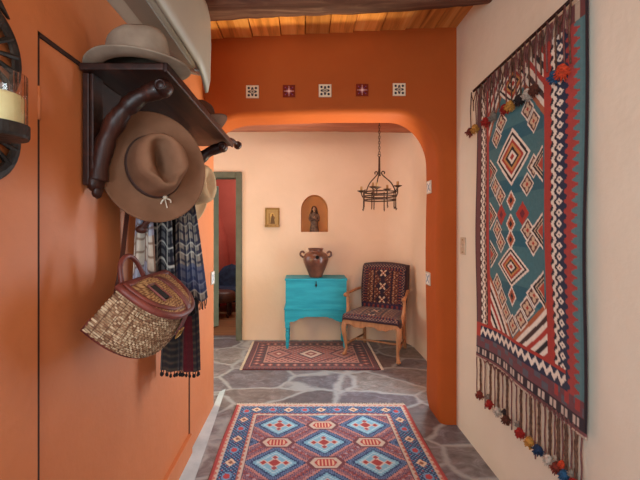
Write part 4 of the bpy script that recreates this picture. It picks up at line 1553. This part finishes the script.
# seat cushion: domed pad, painted grid
def pad(name, width_fn, y0, y1, z0, zt_fn, n=(90, 80), parent=None, vertical=False):
    nu, nv = n
    U, V = np.meshgrid(np.linspace(-1, 1, nu), np.linspace(0, 1, nv))
    wd = width_fn(V)
    return U, V, wd
nu, nv = 110, 100
U, V = np.meshgrid(np.linspace(-1, 1, nu), np.linspace(-0.16, 1.0, nv))
Vc = np.clip(V, 0, 1)
wd = 0.312 - 0.06 * Vc
roll = np.clip(np.abs(U) - 0.86, 0, 1) / 0.14
X = np.sign(U) * np.minimum(np.abs(U), 0.94) * wd * 1.0
X = U * wd
Z = 0.475 + 0.022 * (1 - U ** 2) * (1 - (2 * Vc - 1) ** 2) - 0.062 * roll ** 2.2 - 0.065 * (np.clip(-V, 0, 1) / 0.16) ** 1.1
Y = -0.262 + 0.44 * Vc - 0.012 * np.sin(np.clip(-V / 0.16, 0, 1) * PI * 0.6) + 0.05 * roll ** 3 * (Vc < 0.08)
col = paint_chair(X, (V + 0.16) * 0.40, 0.62, 0.465)
grid_mesh('seat_cushion', np.stack([X, Y, Z], -1), col, M['cloth'], root)
MB().box((-0.255, -0.245, 0.40), (0.255, 0.19, 0.465)).build('seat_pad', M['brown_yarn'], root, bevel=0.02, seg=3)
# upholstered back
U, V = np.meshgrid(np.linspace(-1, 1, 110), np.linspace(0, 1, 120))
wb_ = 0.245 + 0.025 * np.sin(V * PI * 0.75)
topc = 0.03 * np.cos(U * PI / 2) ** 0.8 - 0.012
HB = 0.535
Zb = 0.455 + V * (HB + topc)
edge = np.clip((np.abs(U) - 0.86) / 0.14, 0, 1)
etop = np.clip((V - 0.93) / 0.07, 0, 1)
Yb = 0.165 + V * 0.105 - 0.03 * (1 - edge ** 2) * (1 - etop ** 2) - 0.012 * np.cos(U * PI / 2) * np.sin(V * PI)
Yb = Yb + 0.030 * edge ** 2 + 0.03 * etop ** 2
Xb = U * wb_
col = paint_chair(Xb, V * HB, 0.52, HB)
put(col, V < 0.14, C(52, 44, 66))
put(col, (V < 0.11) & (V > 0.05) & (np.sin(Xb * 120) > 0.2), C(120, 60, 56))
grid_mesh('backrest', np.stack([Xb, Yb, Zb], -1), col, M['cloth'], root, solid=0.012)
vs, fs = [], []
for j in range(13):
    v = j / 12
    w = 0.235 + 0.025 * math.sin(v * PI * 0.75)
    z = 0.40 + v * (HB + 0.045)
    y = 0.195 + v * 0.105
    vs += [(-w, y - 0.012, z), (w, y - 0.012, z), (w, y + 0.022, z), (-w, y + 0.022, z)]
for j in range(12):
    for q in range(4):
        fs.append((j * 4 + q, j * 4 + (q + 1) % 4, j * 4 + 4 + (q + 1) % 4, j * 4 + 4 + q))
fs += [(0, 1, 2, 3), (48, 49, 50, 51)]
MB().add(vs, fs).build('back_panel', M['brown_yarn'], root, bevel=0.008)
for sx in (-1, 1):
    pts = bez([(sx * 0.262, 0.225, 0.690), (sx * 0.285, 0.10, 0.684), (sx * 0.305, -0.03, 0.672), (sx * 0.312, -0.115, 0.666), (sx * 0.308, -0.150, 0.650)], 26)
    n = len(pts)
    o = MB().tube(pts, [0.015 + 0.008 * math.exp(-((i - n * 0.85) / (n * 0.12)) ** 2) for i in range(n)], 12).build('armrest', M['chair_wood'], root, smooth=True)
    pts = bez([(sx * 0.300, -0.105, 0.665), (sx * 0.306, -0.09, 0.60), (sx * 0.298, -0.10, 0.50), (sx * 0.288, -0.14, 0.39)], 20)
    MB().tube(pts, [0.014 + 0.008 * i / 20 for i in range(len(pts))], 12).build('arm_support', M['chair_wood'], o, smooth=True)

# ------------------------------------------------------------------ picture and carved figure
pp = P(272.4, 217.5, YW)
root = thing('gilded_icon', 'small gilded icon panel hanging on the peach wall left of the niche', 'picture', (pp.x, YW, pp.z))
MB().box((-0.092, -0.02, -0.122), (0.092, 0, 0.122)).build('panel_board', M['gold'], root, bevel=0.004)
nu, nv = 60, 80
U, V = np.meshgrid(np.linspace(-1, 1, nu), np.linspace(1, -1, nv))
col = np.zeros((nv, nu, 3)) + C(176, 144, 92)
put(col, (np.abs(U) > 0.84) | (np.abs(V) > 0.88), C(140, 104, 52))
put(col, (np.hypot((U - 0.0) / 0.30, (V - 0.25) / 0.26) < 1), C(206, 170, 100))
put(col, (np.abs(U - 0.05) < 0.16 + 0.22 * (0.2 - V)) & (V < 0.2) & (V > -0.72), C(110, 84, 58))
put(col, (np.hypot((U - 0.05) / 0.13, (V - 0.28) / 0.13) < 1), C(120, 84, 54))
put(col, (np.abs(U + 0.45) < 0.06) & (V < 0.45) & (V > -0.7), C(130, 100, 62))
put(col, (np.hypot((U - 0.32) / 0.13, (V + 0.05) / 0.12) < 1), C(140, 104, 70))
grid_mesh('painted_face', np.stack([U * 0.084, np.full_like(U, -0.0205), V * 0.114], -1), col, M['icon'], root, smooth=False)
MB().prism([(-0.02, -0.088), (-0.046, -0.118), (-0.046, -0.124), (-0.02, -0.124)], -0.094, 0.094, 'x').build('lower_ledge', M['gold'], root, bevel=0.002)

sp_ = P(314.2, 231.5, YW + 0.055)
root = thing('carved_figure', 'small carved wooden robed figure standing in the arched wall niche', 'statue', (sp_.x, YW + 0.055, NZ0 + 0.001))
root.scale = (0.84, 0.9, 0.92)
# robe with folds
nu, nv = 48, 40
A = np.linspace(0, 2 * PI, nu, endpoint=False)
rows = []
for v in np.linspace(0, 1, nv):
    z = 0.275 * v
    w = np.interp(v, [0, 0.05, 0.35, 0.6, 0.75, 0.86, 0.95, 1.0], [0.066, 0.067, 0.055, 0.058, 0.066, 0.062, 0.035, 0.02])
    d = np.interp(v, [0, 0.05, 0.35, 0.6, 0.75, 0.86, 0.95, 1.0], [0.050, 0.050, 0.044, 0.044, 0.044, 0.040, 0.030, 0.02])
    fold = 1 + 0.07 * np.sin(A * 9 + v * 2) * (1 - v) ** 0.6
    rows.append(np.stack([w * np.cos(A) * fold, d * np.sin(A) * fold, np.full_like(A, z)], -1))
grid_mesh('robe', np.array(rows), None, M['statue'], root, closed_u=True)
mb = MB().ball((0, -0.006, 0.314), 0.028, 20, 14, (0.88, 0.98, 1.22))
mb.tube([(0, 0, 0.265), (0, -0.002, 0.295)], 0.016, 12)
mb.ball((0, -0.033, 0.311), 0.006, 8, 6, (0.8, 1, 1.5))
mb.tube([(-0.008, -0.031, 0.300), (0.008, -0.031, 0.300)], 0.0022, 6)
for sx in (-1, 1):
    mb.ball((sx * 0.010, -0.030, 0.318), 0.0035, 8, 6)
    mb.ball((sx * 0.025, -0.002, 0.314), 0.006, 8, 6, (0.5, 1, 1.5))
o = mb.build('head', M['statue_face'], root, smooth=True)
rows = []
for v in np.linspace(0, 1, 14):
    th = v * PI * 0.58
    r2 = 0.035
    zc = 0.320 + r2 * 1.15 * math.cos(th)
    rr_ = r2 * math.sin(th) + (0.010 * v)
    Aopen = np.linspace(-0.62 * PI + PI / 2, 0.62 * PI + PI / 2, 30)
    rows.append(np.stack([rr_ * np.cos(Aopen), rr_ * np.sin(Aopen) * 0.95, np.full_like(Aopen, zc)], -1))
for v in np.linspace(0.1, 1, 8):
    Aopen = np.linspace(-0.62 * PI + PI / 2, 0.62 * PI + PI / 2, 30)
    rr_ = 0.045 + 0.022 * v
    rows.append(np.stack([rr_ * np.cos(Aopen), rr_ * np.sin(Aopen) * 0.8, np.full_like(Aopen, 0.310 - 0.075 * v)], -1))
grid_mesh('veil', np.array(rows), None, M['statue'], o, solid=0.004)
for sx in (-1, 1):
    pts = bez([(sx * 0.052, -0.005, 0.24), (sx * 0.068, -0.015, 0.19), (sx * 0.055, -0.045, 0.16), (sx * 0.012, -0.062, 0.185)], 16)
    MB().tube(pts, [0.021 - 0.008 * i / len(pts) for i in range(len(pts))], 10).build('arm', M['statue'], root, smooth=True)
mb = MB()
for sx in (-1, 1):
    mb.tube([(sx * 0.012, -0.062, 0.18), (sx * 0.003, -0.068, 0.215)], [0.009, 0.004], 8)
mb.build('praying_hands', M['statue_face'], root, smooth=True)

# ------------------------------------------------------------------ chandelier
cd = 3.95
cc = P(379.3, 197, cd)
root = thing('iron_chandelier', 'black wrought iron ring chandelier with candle pans hanging on a chain', 'chandelier', (cc.x, cd, 1.66))
RR = 0.170
def ringband(z, h):
    vs, fs = [], []
    n = 56
    for k in range(n):
        a = 2 * PI * k / n
        for r_, zz_ in ((RR, z), (RR, z + h), (RR - 0.004, z + h), (RR - 0.004, z)):
            vs.append((r_ * math.cos(a), r_ * math.sin(a), zz_))
    for k in range(n):
        for q in range(4):
            fs.append((k * 4 + q, ((k + 1) % n) * 4 + q, ((k + 1) % n) * 4 + (q + 1) % 4, k * 4 + (q + 1) % 4))
    return MB().add(vs, fs)
for z in (0.05, 0.09, 0.135):
    ringband(z, 0.014).build('ring_band', M['rusty_iron'], root)
for k in range(8):
    a = 2 * PI * k / 8 + 0.28
    c, s = math.cos(a), math.sin(a)
    zb = -0.02 - 0.02 * (k % 2)
    pts = [(c * (RR + 0.006), s * (RR + 0.006), zb + (0.16 - zb) * i / 20 ) for i in range(21)]
    o = MB().tube(pts, [0.0065 if i % 2 else 0.0055 for i in range(21)], 6).build('twisted_bar', M['rusty_iron'], root)
    mb = MB()
    mb.tube(bez([(c * RR * 1.03, s * RR * 1.03, zb + 0.012), (c * RR * 1.1, s * RR * 1.1, zb), (c * RR * 1.03, s * RR * 1.03, zb - 0.012)], 8), 0.005, 6)
    mb.build('curl', M['rusty_iron'], o, smooth=True)
for k, (a, up) in enumerate(((-0.25, 0.205), (-1.9, 0.175), (1.75, 0.22), (2.9, 0.16), (0.9, 0.19))):
    c, s = math.cos(a) * (RR + 0.02), math.sin(a) * (RR + 0.02)
    mb = MB().lathe([(0.008, up - 0.02), (0.020, up - 0.012), (0.046, up), (0.044, up + 0.003), (0.012, up - 0.004)], (c, s, 0), 20)
    mb.tube([(c * 0.92, s * 0.92, 0.09), (c, s, 0.13), (c, s, up - 0.015)], 0.006, 6)
    o = mb.build('candle_pan', M['rusty_iron'], root, smooth=True)
    MB().lathe([(0.013, up - 0.003), (0.013, up + 0.045), (0.010, up + 0.048), (0.001, up + 0.047)], (c, s, 0), 14).build('candle', M['wax_brown'], o, smooth=True)
HZ = 0.345
for k in range(3):
    a = 2 * PI * k / 3 + 0.18
    c, s = math.cos(a), math.sin(a)
    pts = bez([(c * (RR + 0.022), s * (RR + 0.022), 0.185), (c * (RR + 0.035), s * (RR + 0.035), 0.165), (c * (RR + 0.012), s * (RR + 0.012), 0.15), (c * RR, s * RR, 0.185), (c * 0.13, s * 0.13, 0.25), (c * 0.05, s * 0.05, 0.315), (c * 0.025, s * 0.025, HZ), (c * 0.04, s * 0.04, HZ + 0.022), (c * 0.06, s * 0.06, HZ + 0.012), (c * 0.055, s * 0.055, HZ - 0.006)], 50)
    MB().tube(pts, 0.0065, 7).build('scroll_arm', M['rusty_iron'], root, smooth=True)
mb = MB().tube([(0, 0, HZ - 0.03), (0, 0, HZ + 0.03), (0, 0, HZ + 0.18)], [0.016, 0.012, 0.009], 10)
mb.ring((0, 0, HZ + 0.19), 0.014, 0.004, 14, 6, Matrix.Rotation(PI / 2, 3, 'X'))
mb.build('hub_stem', M['rusty_iron'], root, smooth=True)
ztop = ZC + 0.05 - 1.66
z = HZ + 0.215
i = 0
while z < ztop - 0.02:
    mb = MB()
    vs = []
    n = 14
    path = [(0.0095 * math.cos(2 * PI * q / n), 0, 0.018 * math.sin(2 * PI * q / n) + z) for q in range(n + 1)]
    if i % 2:
        path = [(0, p_[0], p_[2]) for p_ in path]
    mb.tube(path, 0.0032, 5, caps=False)
    mb.build('chain_link', M['rusty_iron'], root, smooth=True)
    z += 0.028
    i += 1
MB().lathe([(0.05, ztop), (0.05, ztop - 0.012), (0.02, ztop - 0.03), (0.006, ztop - 0.032)], (0, 0, 0), 20).build('ceiling_rose', M['rusty_iron'], root, smooth=True)

# ------------------------------------------------------------------ furniture glimpsed in the red room
cp = P(226, 314, 6.05)
root = thing('footstool', 'brown leather upholstered seat on a turned leg, glimpsed through the red room doorway', 'stool', (cp.x - 0.06, 5.95, 0.0))
U, V = np.meshgrid(np.linspace(0, 2 * PI, 40, endpoint=False), np.linspace(0, 1, 12))
MB().lathe([(0.20, 0.24), (0.235, 0.26), (0.245, 0.32), (0.235, 0.38), (0.19, 0.41), (0.08, 0.42), (0.01, 0.42)], (0, 0, 0), 32, 1.0, 0.8).build('seat', M['brown_leather'], root, smooth=True)
for k in range(4):
    a = PI / 4 + k * PI / 2
    MB().lathe([(0.014, 0), (0.024, 0.03), (0.018, 0.07), (0.028, 0.12), (0.022, 0.2), (0.03, 0.25)], (0.19 * math.cos(a), 0.14 * math.sin(a), 0), 14).build('leg', M['dark_wood'], root, smooth=True)
root = thing('wingback_chair', 'dark navy rounded-back chair behind the brown stool in the red room', 'chair', (cp.x - 0.03, 6.58, 0.0))
rows = []
for t in np.linspace(0, 1, 16):
    a = np.linspace(0, 2 * PI, 36, endpoint=False)
    k_ = math.sqrt(max(0.0, 1 - max(0, (t - 0.45) / 0.55) ** 2)) * 0.97 + 0.02
    rows.append(np.stack([0.27 * k_ * np.cos(a), 0.09 * np.sin(a) * (0.5 + 0.5 * k_) + 0.1 * t, np.full_like(a, 0.15 + 0.62 * t)], -1))
grid_mesh('backrest', np.array(rows), None, M['navy_cloth'], root, closed_u=True)
MB().box((-0.26, -0.36, 0.16), (0.26, 0.06, 0.40)).build('seat', M['navy_cloth'], root, bevel=0.04, seg=3)
for sx in (-1, 1):
    for y in (-0.31, 0.04):
        MB().tube([(sx * 0.21, y, 0), (sx * 0.21, y, 0.18)], [0.016, 0.024], 10).build('leg', M['dark_wood'], root, smooth=True)

# ------------------------------------------------------------------ light
w = bpy.data.worlds.new('World')
SC.world = w
w.use_nodes = True
bg = w.node_tree.nodes['Background']
bg.inputs[0].default_value = (0.86, 0.93, 1.0, 1)
bg.inputs[1].default_value = 0.9


def area(name, loc, target, sx, sy, power, color):
    l = bpy.data.lights.new(name, 'AREA')
    l.shape = 'RECTANGLE'
    l.size, l.size_y = sx, sy
    l.energy = power
    l.color = color
    o = bpy.data.objects.new(name, l)
    COL.objects.link(o)
    o.location = loc
    o.rotation_euler = (Vector(target) - Vector(loc)).to_track_quat('-Z', 'Y').to_euler()
    return o


area('hall_daylight', (0.2, -1.55, 1.7), (0.1, 2.0, 1.2), 1.5, 2.0, 17, (0.82, 0.93, 1.0))
area('hall_side_fill', (-0.66, -0.35, 1.6), (1.1, 1.5, 1.45), 0.7, 1.3, 46, (0.78, 0.92, 1.0))  # added fill to brighten the right wall, no window built there
area('hall_ceiling_lamp', (0.35, 0.35, 2.62), (0.3, 0.5, 0), 0.5, 0.5, 2.5, (1.0, 0.88, 0.74))
area('far_room_window', (-2.3, 3.75, 1.7), (0.9, 4.2, 1.1), 1.2, 1.8, 16, (0.92, 0.97, 1.0))
area('far_room_side_window', (1.28, 3.30, 1.15), (-0.72, 2.75, 1.2), 0.6, 1.5, 46, (0.80, 0.93, 1.0)).data.spread = math.radians(135)
area('far_room_ceiling_lamp', (-0.1, 3.75, 2.75), (0.0, 3.8, 0), 0.9, 0.7, 5, (1.0, 0.97, 0.92))
area('red_room_lamp', (-1.0, 6.0, 2.6), (-1.3, 6.4, 0), 0.8, 0.8, 20, (1.0, 0.95, 0.9))
area('far_room_arch_fill', (1.13, 3.2, 0.3), (0.1, 2.8, 2.25), 0.2, 0.2, 12, (1.0, 0.86, 0.46)).data.spread = math.radians(80)  # added unseen fill aimed up to brighten the arch underside
l = bpy.data.lights.new('far_room_low_fill', 'POINT')  # added warm fill, hidden behind the left wall, for the arch underside
l.energy, l.color, l.shadow_soft_size = 14, (1.0, 0.86, 0.46), 0.12
o = bpy.data.objects.new('far_room_low_fill', l)
COL.objects.link(o)
o.location = (-1.15, 3.22, 0.95)

# ------------------------------------------------------------------ camera
cam = bpy.data.cameras.new('camera')
cam.sensor_fit = 'HORIZONTAL'
cam.sensor_width = 36.0
cam.lens = F / 640 * 36.0
cam.shift_x = (320 - VX) / 640
cam.shift_y = -(240 - VY) / 640
cam.clip_start = 0.02
co = bpy.data.objects.new('camera', cam)
COL.objects.link(co)
co.location = (0, 0, H)
co.rotation_euler = (PI / 2, 0, 0)
SC.camera = co
SC.view_settings.view_transform = 'Standard'
SC.view_settings.look = 'None'
SC.view_settings.gamma = 1
SC.view_settings.use_curve_mapping = False
SC.view_settings.exposure = 0.0
SC.cycles.max_bounces = 10
SC.cycles.diffuse_bounces = 6
SC.cycles.use_denoising = True
